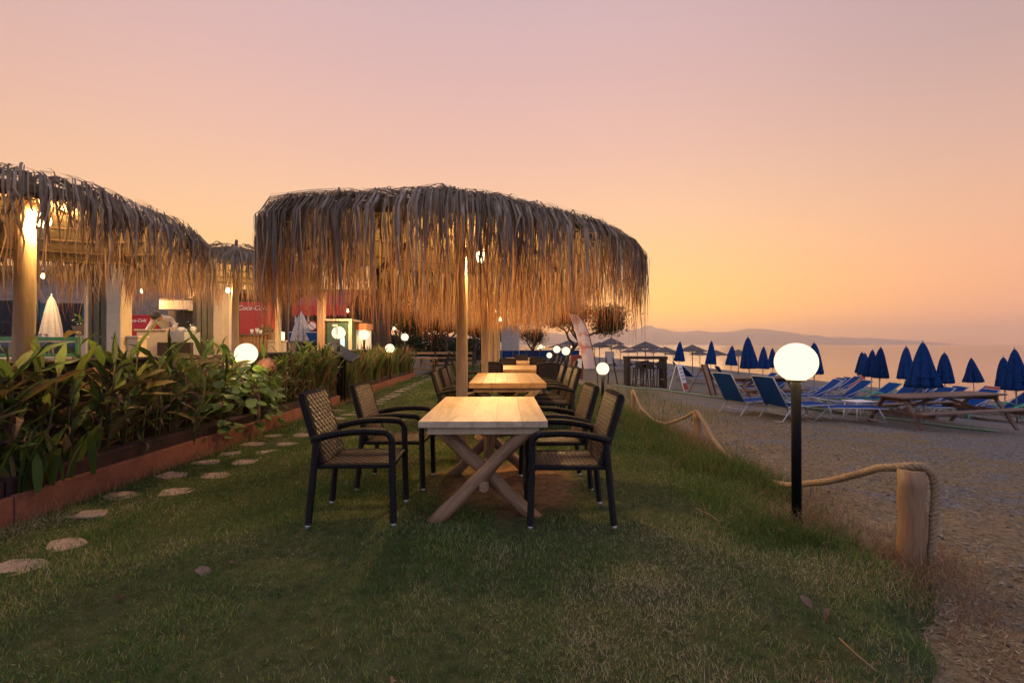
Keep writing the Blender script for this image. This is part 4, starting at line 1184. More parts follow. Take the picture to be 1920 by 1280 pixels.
lounger('flat', 1600, 12.2, R(-6), 'flat blue sun lounger in front of the second row, left of the picnic table')
far = [(1285, 25.5, 'beside the leftmost furled parasol'), (1302, 22.5, 'just left of the leaning board'), (1345, 21.0, 'under the second furled parasol'), (1372, 20.5, 'behind the near pair, right of the leaning board'),
       (1405, 16.2, 'at the foot of the tall furled parasol'), (1432, 19.5, 'behind the tall furled parasol'), (1440, 15.0, 'left of the big globe in the second row'), (1545, 18.0, 'behind the green loungers right of the globe'),
       (1567, 19.5, 'far right of the big globe'), (1720, 18.8, 'far behind the biggest parasol'), (1812, 19.5, 'near the water behind the red loungers'), (1905, 15.4, 'at the foot of the parasol at the right edge'),
       (1235, 27.0, 'right behind the black bar table'), (1258, 24.0, 'behind the red and white sandwich board'), (1190, 33.0, 'far left behind the bar table'), (1160, 31.0, 'far left near the feather flag')]
for k, (px, D, lb) in enumerate(far):
    lounger('mid' if k % 3 else 'up', px, D, R(168 + 5 * math.sin(k * 2.3)) if px > 1380 else R(-10 + 30 * math.sin(k)), 'blue sun lounger ' + lb)

# small low white side table next to loungers
t = empty('side_table', (Xat(1610, 11.2), 11.2, sz(Xat(1610, 11.2), 11.2)), R(10), 'low white slatted side table between the flat lounger and picnic table', 'table')
for k in range(5): MB().box(-.3, .3, -.22 + k * .09, -.22 + k * .09 + .075, .44, .465, .006).build('slat', M['white_plastic'], t)
for sx in (-1, 1):
    for sy in (-1, 1): MB().tube([(sx * .24, sy * .16, .44), (sx * .27, sy * .19, -.03)], .016, 8).build('leg', M['white_plastic'], t)

# picnic tables
def picnic(x, y, z, rz, label, Ls=2.0):
    t = empty('picnic_table', (x, y, z), rz, label, 'picnic table', 'brown wooden picnic tables on the sand')
    for k in range(5):
        MB().box(-Ls / 2, Ls / 2, -.36 + k * .146, -.36 + k * .146 + .138, .715, .755, .006).build('top_plank', M['picnic'], t)
    for s in (-1, 1):
        for k in range(2):
            y0 = s * .70 - .13 + k * .136
            MB().box(-Ls / 2, Ls / 2, y0, y0 + .128, .41, .45, .006).build('seat_plank', M['picnic'], t)
        xx = s * (Ls / 2 - .28)
        MB().beam((xx, -.82, .36), (xx, .82, .36), .045, .10, (0, 0, 1), .006).build('seat_bearer', M['picnic'], t)
        MB().beam((xx, -.34, .66), (xx, .34, .66), .045, .10, (0, 0, 1), .006).build('top_bearer', M['picnic'], t)
        for q in (-1, 1):
            MB().beam((xx + s * .047, q * .66, -.05), (xx + s * .047, q * .22, .712), .045, .11, (1, 0, 0), .006).build('leg', M['picnic'], t)
        MB().beam((xx - s * .05, 0, .62), (s * .12, 0, .36 + .32), .045, .08, (0, 1, 0), .006).build('brace', M['picnic'], t)
        MB().beam((xx - s * .04, 0, .36), (s * .1, 0, .69), .045, .08, (0, 1, 0), .006).build('brace', M['picnic'], t)
    return t
picnic(10.45, 10.75, sz(10.0, 10.7) - .02, R(13), 'brown wooden picnic table at the right edge in front of the loungers', 3.3)
picnic(Xat(1425, 13.9), 13.9, sz(7.3, 13.9), R(8), 'brown picnic table behind the near pair of blue loungers', 2.0)

# black bar table with stools
BD = 18.0; bx = Xat(1209, BD); bz = sz(bx, BD)
t = empty('bar_table', (bx, BD, bz), R(-4), 'black portal framed high bar table on the sand', 'table')
for s in (-1, 1):
    MB().box(s * .70 - .07, s * .70 + .07, -.34, .34, -.05, 1.06, .01).build('side_frame', M['dark_wood'], t)
MB().box(-.80, .80, -.36, .36, 1.062, 1.17, .01).build('top_beam', M['dark_wood'], t)
MB().box(-.625, .625, -.3, .3, .86, .90, .006).build('counter', M['picnic'], t)
for k, (dx, dy) in enumerate([(-.42, -.5), (-.02, -.52), (.38, -.5), (.05, .5)]):
    s = empty('bar_stool', (bx + dx, BD + dy, bz), R(5 * k), ['left', 'middle', 'right', 'rear'][k] + ' one of the dark bar stools at the black bar table', 'stool', 'dark stools at the bar table')
    MB().box(-.17, .17, -.17, .17, .70, .74, .01).build('seat', M['dark_wood'], s)
    for ax in (-1, 1):
        for ay in (-1, 1): MB().beam((ax * .17, ay * .17, -.02), (ax * .13, ay * .13, .70), .035, .035).build('leg', M['dark_wood'], s)
        MB().box(ax * .155 - .012, ax * .155 + .012, -.15, .15, .28, .31).build('footrest', M['white_metal'], s)
    MB().box(-.16, .16, -.165, -.14, .741, .98, .01).build('backrest', M['dark_wood'], s)

# boards
def sandwich(px, D, rz, label, face, w=.5, h=.95, spread=.28, lower=None):
    x = Xat(px, D); t = empty('sandwich_board', (x, D, sz(x, D)), rz, label, 'board', 'sandwich boards on the sand')
    for s in (-1, 1):
        MB().beam((s * spread, 0, 0), (s * .02, 0, h), w, .025, (1, 0, 0)).build('panel', face, t)
        if lower:
            a, b = Vector((s * spread, 0, 0)), Vector((s * .02, 0, h))
            d = Vector((s * .018, 0, .005))
            MB().beam(a.lerp(b, .03) + d, a.lerp(b, .30) + d, w * .92, .008, (1, 0, 0)).build('red_print', lower, t)
            for q in range(4):
                MB().beam(a.lerp(b, .42 + q * .13) + d, a.lerp(b, .47 + q * .13) + d, w * (.75 - .1 * (q % 2)), .006, (1, 0, 0)).build('faded_print', M['grey_canvas'], t)
    return t
sandwich(1272, 16.8, R(-38), 'white and red sandwich board right of the bar table', M['white_paint'], lower=M['red_plastic'])
t = empty('leaning_board', (Xat(1318, 15.6), 15.6, sz(Xat(1318, 15.6), 15.6)), R(-40), 'brown backed easel board with one prop leg left of the loungers', 'board')
MB().beam((.32, 0, -.02), (.02, 0, 1.02), .62, .03, (1, 0, 0)).build('panel', M['box_wood'], t)
for s in (-1, 1): MB().beam((.345, s * .29, -.02), (.045, s * .29, 1.04), .04, .045, (0, 1, 0)).build('frame_rail', M['dark_wood'], t)
MB().beam((-.52, 0, -.02), (.0, 0, 1.0), .03, .03, (0, 1, 0)).build('prop_leg', M['picnic'], t)
t = empty('menu_easel', (Xat(1143, 17.6), 17.6, sz(4, 17.6)), R(0), 'small dark easel board between feather flag and bar table', 'board')
MB().box(-.17, .17, -.02, .02, .75, 1.25, .006).build('panel', M['dark_metal'], t)
MB().box(-.15, .15, -.026, -.021, .78, 1.22).build('menu_face', M['grey_canvas'], t)
for s in (-1, 1): MB().beam((s * .28, -.1, -.02), (s * .1, 0, 1.1), .04, .04).build('leg', M['dark_wood'], t)
MB().beam((0, .3, -.02), (0, .03, 1.1), .04, .04).build('leg', M['dark_wood'], t)
t = empty('red_sign', (Xat(1080, 20), 20, sz(2.9, 20)), 0, 'dark red stand with a white notice behind the feather flag', 'sign')
MB().box(-.26, .26, -.26, .26, -.02, 1.0, .02).build('body', mat('dark_red_paint', (.12, .015, .015), (.17, .02, .02), rough=.6), t)
MB().box(.02, .2, -.3, -.27, .45, .85).build('notice', M['white_paint'], t)

# pale green edging strip across the sand
pp = [(Xat(px, D), D) for px, D in [(1150, 17.0), (1240, 16.0), (1330, 14.8), (1520, 13.0), (1700, 11.4), (1910, 10.2)]]
m = MB()
dense = []
for a, b in zip(pp, pp[1:]):
    for q in range(6): dense.append((a[0] + (b[0] - a[0]) * q / 6, a[1] + (b[1] - a[1]) * q / 6))
m.tube([(x, y, sz(x, y) + .03) for x, y in dense], .035, 7, flat=(.7, 1.4))
tag(m.build('edging_strip', mat('pale_green_plastic', (.16, .24, .13), (.22, .30, .18), rough=.6)), 'pale green plastic edging strip running across the sand', 'edging')

# brushwood beach umbrellas far off
def make_brush(seed):
    rg = random.Random(seed); t = empty('brushwood_parasol')
    MB().tube([(0, 0, -.25), (0, 0, 2.25)], .035, 8).build('pole', M['pole_wood'], t)
    v, f = [], []; n = 20
    prof = [(.03, 2.52), (.35, 2.36), (.75, 2.16), (1.12, 1.98), (1.15, 1.93), (.75, 2.08), (.05, 2.3)]
    MB().lathe(prof, n, star=lambda a, j: 1 + .04 * math.sin(5 * a + seed) + .03 * math.sin(11 * a)).build('roof', M['far_thatch'], t)
    m = MB()
    for q in range(70):
        a = rg.uniform(0, 2 * PI); r = rg.uniform(1.02, 1.12); L = rg.uniform(.08, .22); da = rg.uniform(.02, .06)
        z = 2.0
        m.add([(r * math.cos(a), r * math.sin(a), z), (r * math.cos(a + da), r * math.sin(a + da), z), ((r + L) * math.cos(a + da / 2), (r + L) * math.sin(a + da / 2), z - L * rg.uniform(.5, 1.0))], [(0, 1, 2)])
    m.build('twig_fringe', M['far_thatch'], t)
    for q in range(6):
        a = q * PI / 3
        MB().tube([(0, 0, 1.75), (.8 * math.cos(a), .8 * math.sin(a), 2.08)], .014, 5).build('strut', M['pole_wood'], t)
    return t
bs = [make_brush(1), make_brush(2)]
for b in bs: tag(b, None, 'parasol', 'brushwood parasols along the far beach')
BR = [(1146, 633, 40, 'tallest and nearest looking, right of the feather flag'), (1210, 640, 33, 'widest, directly above the black bar table'), (1124, 641, 42, 'just right of the flag at mid height'), (1068, 637, 44, 'left of the feather flag under the tree'),
      (1163, 645, 46, 'between the tallest one and the widest one'), (1195, 651, 48, 'lower left of the widest one'), (1225, 651, 46, 'lower right of the widest one'), (1247, 650, 40, 'just left of the leftmost furled blue parasol'),
      (1298, 646, 36, 'just right of the leftmost furled blue parasol'), (1312, 657, 50, 'low behind, right of the leftmost furled blue parasol'), (1342, 656, 44, 'behind the second furled blue parasol'), (1384, 655, 42, 'behind the small furled blue parasol'),
      (1098, 649, 50, 'partly covered by the feather flag'), (1178, 655, 60, 'far and low between flag and bar table'), (1262, 658, 60, 'far and low beside the leftmost furled parasol'), (1046, 645, 56, 'far left beside the tree trunk'),
      (1060, 650, 62, 'far and small beside the tree trunk')]
for k, (px, py, D, lb) in enumerate(BR):
    c = bs[k] if k < 2 else copy_tree(bs[k % 2])
    x = Xat(px, D); zt = Zat(px, py, D)
    sc = (zt - sz(x, D)) / 2.52
    place(c, (x, D, sz(x, D)), k * 1.3, 'brushwood parasol ' + lb, (1.0, 1.0, max(.7, min(1.25, sc))))

# ------------------------------------------------------------------ planting
M['leaf_green'] = mat('canna_leaf_green', (.075, .135, .028), (.15, .225, .055), scale=5, rough=.5, rnd=.4, transl=.32, contrast=.6, spec=.3, bump=.35, bscale=30, stretch=(1, 9, 1))
M['leaf_mixed'] = mat('canna_leaf_browning', (.10, .13, .03), (.17, .09, .045), scale=6, rough=.55, rnd=.3, transl=.28, contrast=.3)
M['leaf_dry'] = mat('canna_leaf_dry', (.13, .075, .05), (.25, .16, .11), scale=8, rough=.8, rnd=.35, transl=.22)
M['leaf_vine'] = mat('broad_leaf_green', (.075, .14, .028), (.17, .24, .06), scale=9, rough=.45, rnd=.35, transl=.3)
M['stem'] = mat('plant_stem', (.06, .08, .02), (.13, .09, .045), scale=12, rough=.7)
M['flower_dry'] = mat('dried_flower', (.26, .11, .07), (.40, .22, .15), scale=40, rough=.9)
M['yellow_leaf'] = mat('yellow_leaf', (.45, .33, .06), (.55, .42, .10), scale=6, rough=.55, transl=.35)
def leaf_mesh(name, W, droop, fold, curl, m, seed, NX=7, shape=.75):
    rg = random.Random(seed); v, f = [], []
    ang = .0; p = Vector((0, 0, 0)); k1 = rg.uniform(-.2, .2)
    for a in range(NX + 1):
        s = a / NX
        w = W * (math.sin(PI * min(1, s * .97 + .03)) ** shape) * (1 - .25 * s)
        if a == NX: w = .002
        tw = curl * s
        for b in (-1, -.5, 0, .5, 1):
            y = b * w / 2; z = abs(b) * w / 2 * fold + (rg.uniform(-.03, .03) if abs(b) == 1 else 0)
            yy = y * math.cos(tw) - z * math.sin(tw); zz = y * math.sin(tw) + z * math.cos(tw)
            v.append((p.x - zz * math.sin(ang) * 0, p.y + yy + k1 * .12 * s * s, p.z + zz))
        ang -= droop / NX * (.4 + 1.3 * s)
        p = p + Vector((math.cos(ang), 0, math.sin(ang))) / NX
    for a in range(NX):
        for b in range(4):
            q = a * 5 + b; f.append((q, q + 5, q + 6, q + 1))
    me = MB().add(v, f, True).mesh(name); me.materials.append(m); return me
LG = [leaf_mesh('leaf', .22, .5, .3, .3, M['leaf_green'], 1), leaf_mesh('leaf', .17, .25, .45, -.3, M['leaf_green'], 2), leaf_mesh('leaf', .24, .9, .25, .2, M['leaf_green'], 3), leaf_mesh('leaf', .19, .1, .4, 0, M['leaf_green'], 4)]
M['leaf_lime'] = mat('canna_leaf_lime', (.13, .19, .035), (.24, .28, .07), scale=5, rough=.5, rnd=.3, transl=.36, bump=.35, bscale=30, stretch=(1, 9, 1))
M['leaf_dark'] = mat('canna_leaf_dark', (.03, .062, .02), (.06, .10, .03), scale=6, rough=.5, rnd=.3, transl=.2, bump=.35, bscale=30, stretch=(1, 9, 1))
LG += [leaf_mesh('leaf', .15, .3, .6, .5, M['leaf_lime'], 11), leaf_mesh('leaf', .21, 1.3, .35, -.5, M['leaf_dark'], 12), leaf_mesh('leaf', .12, -.1, .7, .2, M['leaf_dark'], 13), leaf_mesh('leaf', .18, .7, .5, 1.0, M['leaf_lime'], 14)]
LM = [leaf_mesh('leaf', .22, .8, .5, .8, M['leaf_mixed'], 5), leaf_mesh('leaf', .18, .4, .5, -.7, M['leaf_mixed'], 6)]
LD = [leaf_mesh('leaf', .13, 2.6, .9, 2.0, M['leaf_dry'], 7), leaf_mesh('leaf', .16, 3.4, .8, -1.8, M['leaf_dry'], 8), leaf_mesh('leaf', .11, 1.6, 1.1, 2.6, M['leaf_dry'], 9)]
def set_leaf(o, p, az, el, L, roll=0.0, wy=1.0):
    o.location = p; o.rotation_euler = Euler((roll, -el, az)); o.scale = (L, L * wy, L)
rg = random.Random(77)
def canna(x, y, z, H, label, group, n_st=2, seed=0, lean=.25):
    rg = random.Random(seed)
    t = empty('canna_plant', (x, y, z), 0, label, 'plant', group)
    for s in range(n_st):
        ax, ay = rg.gauss(0, .07), rg.gauss(0, .10); h = H * rg.uniform(.72, 1.0)
        tx, ty = ax + rg.uniform(-.03, .05) * 1.2 + lean * .15, ay + rg.gauss(0, .08)
        MB().tube([(ax, ay, -.05), ((ax + tx) / 2 + rg.gauss(0, .015), (ay + ty) / 2, h * .5), (tx, ty, h * .92)], [.012, .010, .006], 6).build('stem', M['stem'], t)
        nl = rg.randint(8, 10)
        for q in range(nl):
            f = (q + .5) / nl; p = Vector((ax + (tx - ax) * f, ay + (ty - ay) * f, h * (.12 + .78 * f)))
            az = q * 2.4 + rg.uniform(-.5, .5) + s
            r_ = rg.random()
            if r_ < .50 or f > .92: me = rg.choice(LG); el = rg.uniform(.7, 1.25)
            elif r_ < .74: me = rg.choice(LM); el = rg.uniform(.5, 1.1)
            else: me = rg.choice(LD); el = rg.uniform(.5, 1.2)
            o = link_mesh('leaf', me, None, t)
            L = H * rg.uniform(.24, .44)
            set_leaf(o, p, az, el, L, rg.uniform(-.5, .5))
    return t
names = ['beside the left picture edge', 'just in from the left edge', 'under the left umbrella post', 'right of the left umbrella post', 'below the furled cream parasol', 'below the yellow leaf', 'left of the cream column', 'below the cream column', 'right of the cream column',
         'below the cream counter left side', 'below the cream counter right side', 'below the dark box of the counter', 'left of the planter globe lamp', 'behind the broad leaved bush', 'right of the planter globe lamp', 'under the wooden bar front', 'left of the dried flower head', 'right of the dried flower head', 'between flower head and lectern', 'just left of the menu lectern']
y = 3.35; k = 0
GA = 'canna plants crowding the long planter'
while k < 20:
    front = k % 2
    zone = 5.7 < y < 7.1
    if not (zone and front) and y < 10:
        canna(-3.87 + rg.uniform(-.05, .05) + (.06 if front else 0), y, .22, rg.uniform(.92, 1.22) * (1.0 if y < 5 else .95), 'tall canna with browning leaves ' + names[k], GA, 4, 100 + k)
    k += 1; y += .335
for k in range(12):   # front file, lower
    yy = 3.55 + k * .56
    if 5.6 < yy < 7.3: continue
    canna(-3.74, yy, .20, rg.uniform(.6, .9), 'low canna at the front of the long planter, ' + ['first', 'second', 'third', 'fourth', 'fifth', 'sixth', 'seventh', 'eighth', 'ninth', 'tenth', 'eleventh', 'twelfth'][k] + ' spot from the left edge', GA, 2, 300 + k)
# the far planter: finer, redder leaves, one mesh of leaves per plant
def fine_plant(x, y, z, H, label, group, seed, n=60, mt=None):
    rg = random.Random(seed); t = empty('leafy_plant', (x, y, z), 0, label, 'plant', group)
    V, T, A = [], [], []
    for q in range(n):
        az = rg.uniform(0, 2 * PI); L = H * rg.uniform(.5, 1.0); out = rg.uniform(.15, .55); w = rg.uniform(.012, .04)
        bx_, by_ = rg.gauss(0, .1), rg.gauss(0, .14); rv = rg.random()
        d = Vector((math.cos(az), math.sin(az), 0)); sd = Vector((-d.y, d.x, 0)); n0 = len(V)
        for j in range(5):
            s = j / 4; p = Vector((bx_, by_, 0)) + d * out * L * s ** 1.7 + Vector((0, 0, L * (s - .35 * out * s ** 3)))
            ww = w * (.5 + 1.2 * s) * (1 - s ** 3) + .002
            V.append(p - sd * ww); V.append(p + sd * ww); A += [rv, rv]
        for j in range(4):
            a = n0 + 2 * j; T += [(a, a + 1, a + 3), (a, a + 3, a + 2)]
    np_tris('leaves', np.array([tuple(p) for p in V]), np.array(T), mt or M['fine_leaf'], t, attr=np.array(A), smooth=True)
    return t
M['fine_leaf'] = strand_mat('fine_leaf', [(0, (.04, .075, .015)), (.45, (.085, .125, .03)), (.65, (.15, .14, .04)), (.85, (.22, .12, .06)), (1, (.20, .07, .045))], transl=.3)
far_n = ['nearest the menu lectern', 'second from the menu lectern', 'third from the menu lectern', 'left of the middle globe post', 'under the middle globe post', 'right of the middle globe post', 'left of the low globe', 'at the low globe', 'right of the low globe', 'second from the far end', 'at the far end of the far planter', 'last before the path bends']
for k in range(12):
    fine_plant(-3.86 + .08 * (k % 2), 11.5 + k * .56, .22, rg.uniform(.95, 1.3), 'reddish green leafy plant in the far planter, ' + far_n[k], 'leafy plants in the far planter', 500 + k, 75)
for k in range(5):
    fine_plant(-3.9 + .1 * (k % 2), 8.55 + k * .33, .22, rg.uniform(.9, 1.2) + (.2 if k in (2, 3) else 0), 'leafy green plant left of the menu lectern, ' + ['first', 'second', 'third', 'fourth', 'fifth'][k] + ' towards it', 'leafy plants before the lectern', 540 + k, 80)
# broad leaved bush under the globe lamp
bush = empty('broad_leaved_bush', (-3.74, 6.4, .2), 0, 'bushy broad leaved plant spilling over the planter below the globe lamp', 'bush')
def round_leaf(seed):
    rg = random.Random(seed); v = [(0, 0, 0)]; n = 9
    for q in range(n + 1):
        a = -PI * .92 + 2 * PI * .92 * q / n; r = .5 * (1 + .12 * math.cos(5 * a)) * rg.uniform(.93, 1.05)
        v.append((.42 + r * math.cos(a), r * math.sin(a) * .95, .10 * math.sin(2 * a + seed) - .25 * (r * math.cos(a) + .3) ** 2))
    f = [(0, q, q + 1) for q in range(1, n + 1)]
    me = MB().add(v, f, True).mesh('leaf'); me.materials.append(M['leaf_vine']); return me
RL = [round_leaf(q) for q in range(4)]
rgb_ = random.Random(5)
for q in range(298):
    th = rgb_.uniform(0, 2 * PI); ph = rgb_.uniform(-.25, 1.25)
    rr = rgb_.uniform(.75, 1.05)
    p = Vector((math.cos(th) * math.cos(ph) * .36 * rr + .08, math.sin(th) * math.cos(ph) * .95 * rr, .10 + math.sin(ph) * .72 * rr))
    o = link_mesh('leaf', rgb_.choice(RL), None, bush)
    o.location = p; o.rotation_euler = Euler((rgb_.uniform(-.5, .5), rgb_.uniform(.0, .9), th + rgb_.uniform(-.8, .8))); s = rgb_.uniform(.09, .16); o.scale = (s, s, s)
m = MB()
for q in range(16):
    a = rgb_.uniform(0, 2 * PI); m.tube([(0, rgb_.uniform(-.4, .4), 0), (.12 * math.cos(a), .45 * math.sin(a), .35), (.2 * math.cos(a) + .05, .6 * math.sin(a), .6)], [.009, .007, .004], 5)
m.build('stems', M['stem'], bush)
MB().box(.10, .16, .30, .36, -.2, .42, .004).build('prop_stake', M['pole_wood'], bush)
# dried flower head
hd = empty('dried_hydrangea', (Xat(500, 7.4), 7.4, .22), 0, 'dried pinkish brown flower head just right of the planter globe', 'plant')
MB().tube([(0, 0, 0), (.02, 0, .4), (0, 0, .68)], [.012, .01, .008], 6).build('stem', M['stem'], hd)
m = MB(); rh = random.Random(9)
for q in range(260):
    z_ = rh.uniform(-.6, 1); a = rh.uniform(0, 2 * PI); r_ = math.sqrt(1 - z_ * z_) ; c = Vector((r_ * math.cos(a) * .14, r_ * math.sin(a) * .14, .74 + z_ * .115))
    d = Vector((r_ * math.cos(a), r_ * math.sin(a), z_)); u_ = d.orthogonal().normalized() * .016; w_ = d.cross(u_)
    c = c + d * rh.uniform(-.012, .015)
    m.add([c - u_, c - w_ + d * .006, c + u_, c + w_ + d * .006], [(0, 1, 2, 3)])
m.sphere((0, 0, .74), .12, 12, 8); m.build('flower_head', M['flower_dry'], hd)
for q in range(5):
    o = link_mesh('leaf', RL[q % 4], None, hd); o.location = (.01, 0, .2 + .1 * q); o.rotation_euler = (.2, .3, q * 2.4); o.scale = (.14,) * 3
# big yellow leaf plant on the terrace, seen against the dark house
yl = empty('yellow_leaved_plant', (Xat(150, 5.2), 5.2, TZ), 0, 'plant with one big yellow leaf in front of the wooden flower box', 'plant')
MB().tube([(0, 0, 0), (.01, 0, .5), (-.01, 0, .82)], [.012, .01, .006], 6).build('stem', M['stem'], yl)
for q, (az, el, L, mm) in enumerate([(2.8, .35, .30, 'yellow_leaf'), (.4, .9, .28, 'leaf_green'), (4.2, .8, .26, 'leaf_green'), (1.6, 1.1, .3, 'leaf_green')]):
    me = leaf_mesh('leaf', .36, 1.3 if q == 0 else .4, .3, .2, M[mm], 60 + q); o = link_mesh('leaf', me, None, yl); set_leaf(o, (0, 0, .80 - .14 * q), az, el, L)
# arching grass at the left corner of the planter
gr = fine_plant(-3.66, 3.62, .2, .55, 'tuft of thin arching grass hanging over the left planter board', None, 900, 70, M['tall_grass'])
gr.name = 'grass_tuft'

# ------------------------------------------------------------------ trees
def tree(x, y, z, H, spread, label, seed, n_leaf, forks=4, trunk_r=.16, crown_lo=.45, lean=0.0, leafw=.05):
    rg = random.Random(seed); t = empty('tamarisk_tree', (x, y, z), 0, label, 'tree', 'trees behind the lawn')
    m = MB(); tips = []
    def limb(p, d, L, r, lev):
        pts = [p]; q = p; dd = d.copy()
        for s in range(4):
            dd = (dd + Vector((rg.gauss(0, .18), rg.gauss(0, .18), rg.gauss(.04, .08)))).normalized(); q = q + dd * L / 4; pts.append(q)
        m.tube(pts, [r * (1 - .12 * s) for s in range(5)], 7 if lev == 0 else 5, lump=.08, rng=rg)
        if lev >= 3: tips.append((pts[-1], dd)); tips.append((pts[2], dd)); return
        for c in range(forks if lev == 0 else rg.randint(2, 3)):
            az = rg.uniform(0, 2 * PI); nd = (dd * .75 + Vector((math.cos(az), math.sin(az), rg.uniform(.0, .5))) * (.95 if lev == 0 else .75)).normalized()
            limb(pts[-1] if c else pts[3], nd, L * rg.uniform(.55, .8), r * .58, lev + 1)
    limb(Vector((0, 0, -.15)), Vector((lean, 0, 1)).normalized(), H * .34, trunk_r, 0)
    m.build('trunk', M['bark'], t)
    # feathery sprays round the twig ends
    V, T, A = [], [], []
    for q in range(n_leaf):
        p, d = rg.choice(tips); c = Vector(p) + Vector((rg.gauss(0, .24) * spread, rg.gauss(0, .24) * spread, rg.gauss(.05, .22)))
        dirn = (d + Vector((rg.gauss(0, .7), rg.gauss(0, .7), rg.gauss(0, .6)))).normalized(); sd = dirn.orthogonal().normalized()
        sd = (sd * math.cos(q) + dirn.cross(sd) * math.sin(q)); L = rg.uniform(.12, .34); w = leafw * rg.uniform(.5, 1.2); n0 = len(V); rv = rg.random()
        V += [c - sd * w * .5, c + sd * w * .5, c + dirn * L]; A += [rv] * 3; T.append((n0, n0 + 1, n0 + 2))
    np_tris('crown', np.array([tuple(p) for p in V]), np.array(T), M['tamarisk'], t, attr=np.array(A))
    return t
tree(Xat(1058, 30), 30, sz(3, 30), 6.4, 1.9, 'dark tamarisk tree with leaning fork behind the feather flag', 3, 17000, 4, .17, lean=.25, leafw=.075)
tree(Xat(994, 33), 33, sz(1, 33), 3.6, 1.0, 'thin forked tree with little foliage left of the leaning one', 8, 2200, 3, .14)
BT = [(650, 26, 5.0), (705, 30, 5.4), (748, 27, 4.8), (800, 33, 5.6), (845, 29, 5.2), (890, 34, 5.0), (930, 40, 4.6), (600, 30, 5.5)]
for k, (px, D, H) in enumerate(BT):
    tree(Xat(px, D), D, -.1, H, 1.7, 'dark bushy tree beyond the lawn ' + ['behind the globe lamp above the lectern', 'behind the far planter globe', 'behind the two far bulbs', 'left of the nearest umbrella post, set back', 'just left of the nearest umbrella post', 'right of the nearest umbrella post', 'behind the distant posts of the row', 'behind the red awning'][k], 40 + k, 5200, 4, .16, leafw=.10)

M['shrub'] = strand_mat('dark_shrub_foliage', [(0, (.018, .026, .012)), (.6, (.032, .045, .02)), (1, (.06, .07, .03))], transl=.2)
for k, (px, D, w_, h_) in enumerate([(700, 36, 2.6, 2.3), (752, 38, 2.4, 2.0), (802, 37, 2.4, 2.2), (848, 40, 2.3, 2.0), (893, 42, 2.2, 1.9), (640, 33, 2.4, 2.4)]):
    rg = random.Random(700 + k); t = empty('dark_shrub', (Xat(px, D), D, -.1), 0, 'dark shrub at the end of the lawn ' + ['behind the far globe lamps', 'behind the two far bulbs, low', 'behind the small crossed leg table', 'left of the nearest umbrella post', 'right of the nearest umbrella post', 'behind the white fridge'][k], 'shrub', 'dark shrubs closing the lawn')
    m = MB()
    for q in range(7): a = rg.uniform(0, 6.28); m.tube([(0, 0, -.1), (w_ * .3 * math.cos(a), .4 * math.sin(a), h_ * .5), (w_ * .5 * math.cos(a), .7 * math.sin(a), h_ * .85)], [.05, .035, .015], 5)
    m.build('branches', M['bark'], t); V, T, A = [], [], []
    for q in range(2600):
        a = rg.uniform(0, 6.28); r_ = math.sqrt(rg.random()); z_ = rg.uniform(.02, 1); rr = math.sqrt(max(0, 1 - (z_ * .95) ** 3)) * (1 + .15 * math.sin(3 * a + k))
        c = Vector((math.cos(a) * r_ * w_ * rr, math.sin(a) * r_ * .9 * rr, z_ * h_)); d = Vector((rg.gauss(0, 1), rg.gauss(0, 1), rg.gauss(.2, .8))).normalized(); s_ = d.orthogonal().normalized() * .06; n0 = len(V)
        V += [c - s_, c + s_, c + d * .26]; A += [rg.random()] * 3; T.append((n0, n0 + 1, n0 + 2))
    np_tris('crown', np.array([tuple(p) for p in V]), np.array(T), M['shrub'], t, attr=np.array(A))

# ------------------------------------------------------------------ far lawn end: blue screen fence, bits
t = empty('blue_screen_fence', (Xat(1000, 34), 34, -.12), 0, 'low blue windbreak screen at the far end of the lawn', 'fence')
for k in range(7):
    MB().box(-3.5 + k * 1.0 + .02, -3.5 + k * 1.0 + .95, -.02, .02, .15, 1.0).build('panel', M['blue_fabric'], t)
    MB().box(-3.5 + k * 1.0 - .04, -3.5 + k * 1.0 + .015, -.03, .03, -.1, 1.08).build('post', M['dark_wood'], t)
t = empty('timber_fence', (Xat(800, 24), 24, 0), R(0), 'dark low timber fence with rails beyond the far planter', 'fence')
for k in range(6):
    MB().box(-2.6 + k * 1.0, -2.6 + k * 1.0 + .09, -.045, .045, -.1, .95).build('post', M['dark_wood'], t)
    for z_ in (.25, .52, .8):
        if k < 5: MB().box(-2.6 + k * 1.0 + .092, -2.6 + (k + 1) * 1.0 - .002, -.02, .02, z_, z_ + .12).build('rail', M['box_wood'], t)
t = empty('white_banner', (Xat(957, 30), 30, 0), 0, 'tall pale fabric screen far down the lawn beside the thin tree', 'banner')
MB().box(-.55, .55, -.02, .02, .9, 2.6, .01).build('cloth', M['cream_canvas'], t)
for s in (-1, 1): MB().tube([(s * .57, 0, -.1), (s * .57, 0, 2.65)], .025, 7).build('pole', M['white_metal'], t)
rl = random.Random(4)
sl = empty('town_lights', (0, 60, 0), 0, 'row of small warm lights strung far off below the trees', 'lights')
MB().tube([(Xat(860, 60), 0, 1.6), (Xat(960, 60), 0, 1.35), (Xat(1115, 60), 0, 1.5)], .015, 5).build('cable', M['dark_metal'], sl)
for q in range(16):
    px = 862 + q * 16 + rl.uniform(-5, 5)
    MB().sphere((Xat(px, 60), 0, Zat(px, 652, 60) + rl.uniform(-.15, .25)), .05, 8, 6).build('bulb', M['bulb_small'], sl)
MB().tube([(Xat(860, 60), 0, -.3), (Xat(860, 60), 0, 1.6)], .04, 6).build('pole', M['dark_wood'], sl)
MB().tube([(Xat(1115, 60), 0, -.6), (Xat(1115, 60), 0, 1.5)], .04, 6).build('pole', M['dark_wood'], sl)

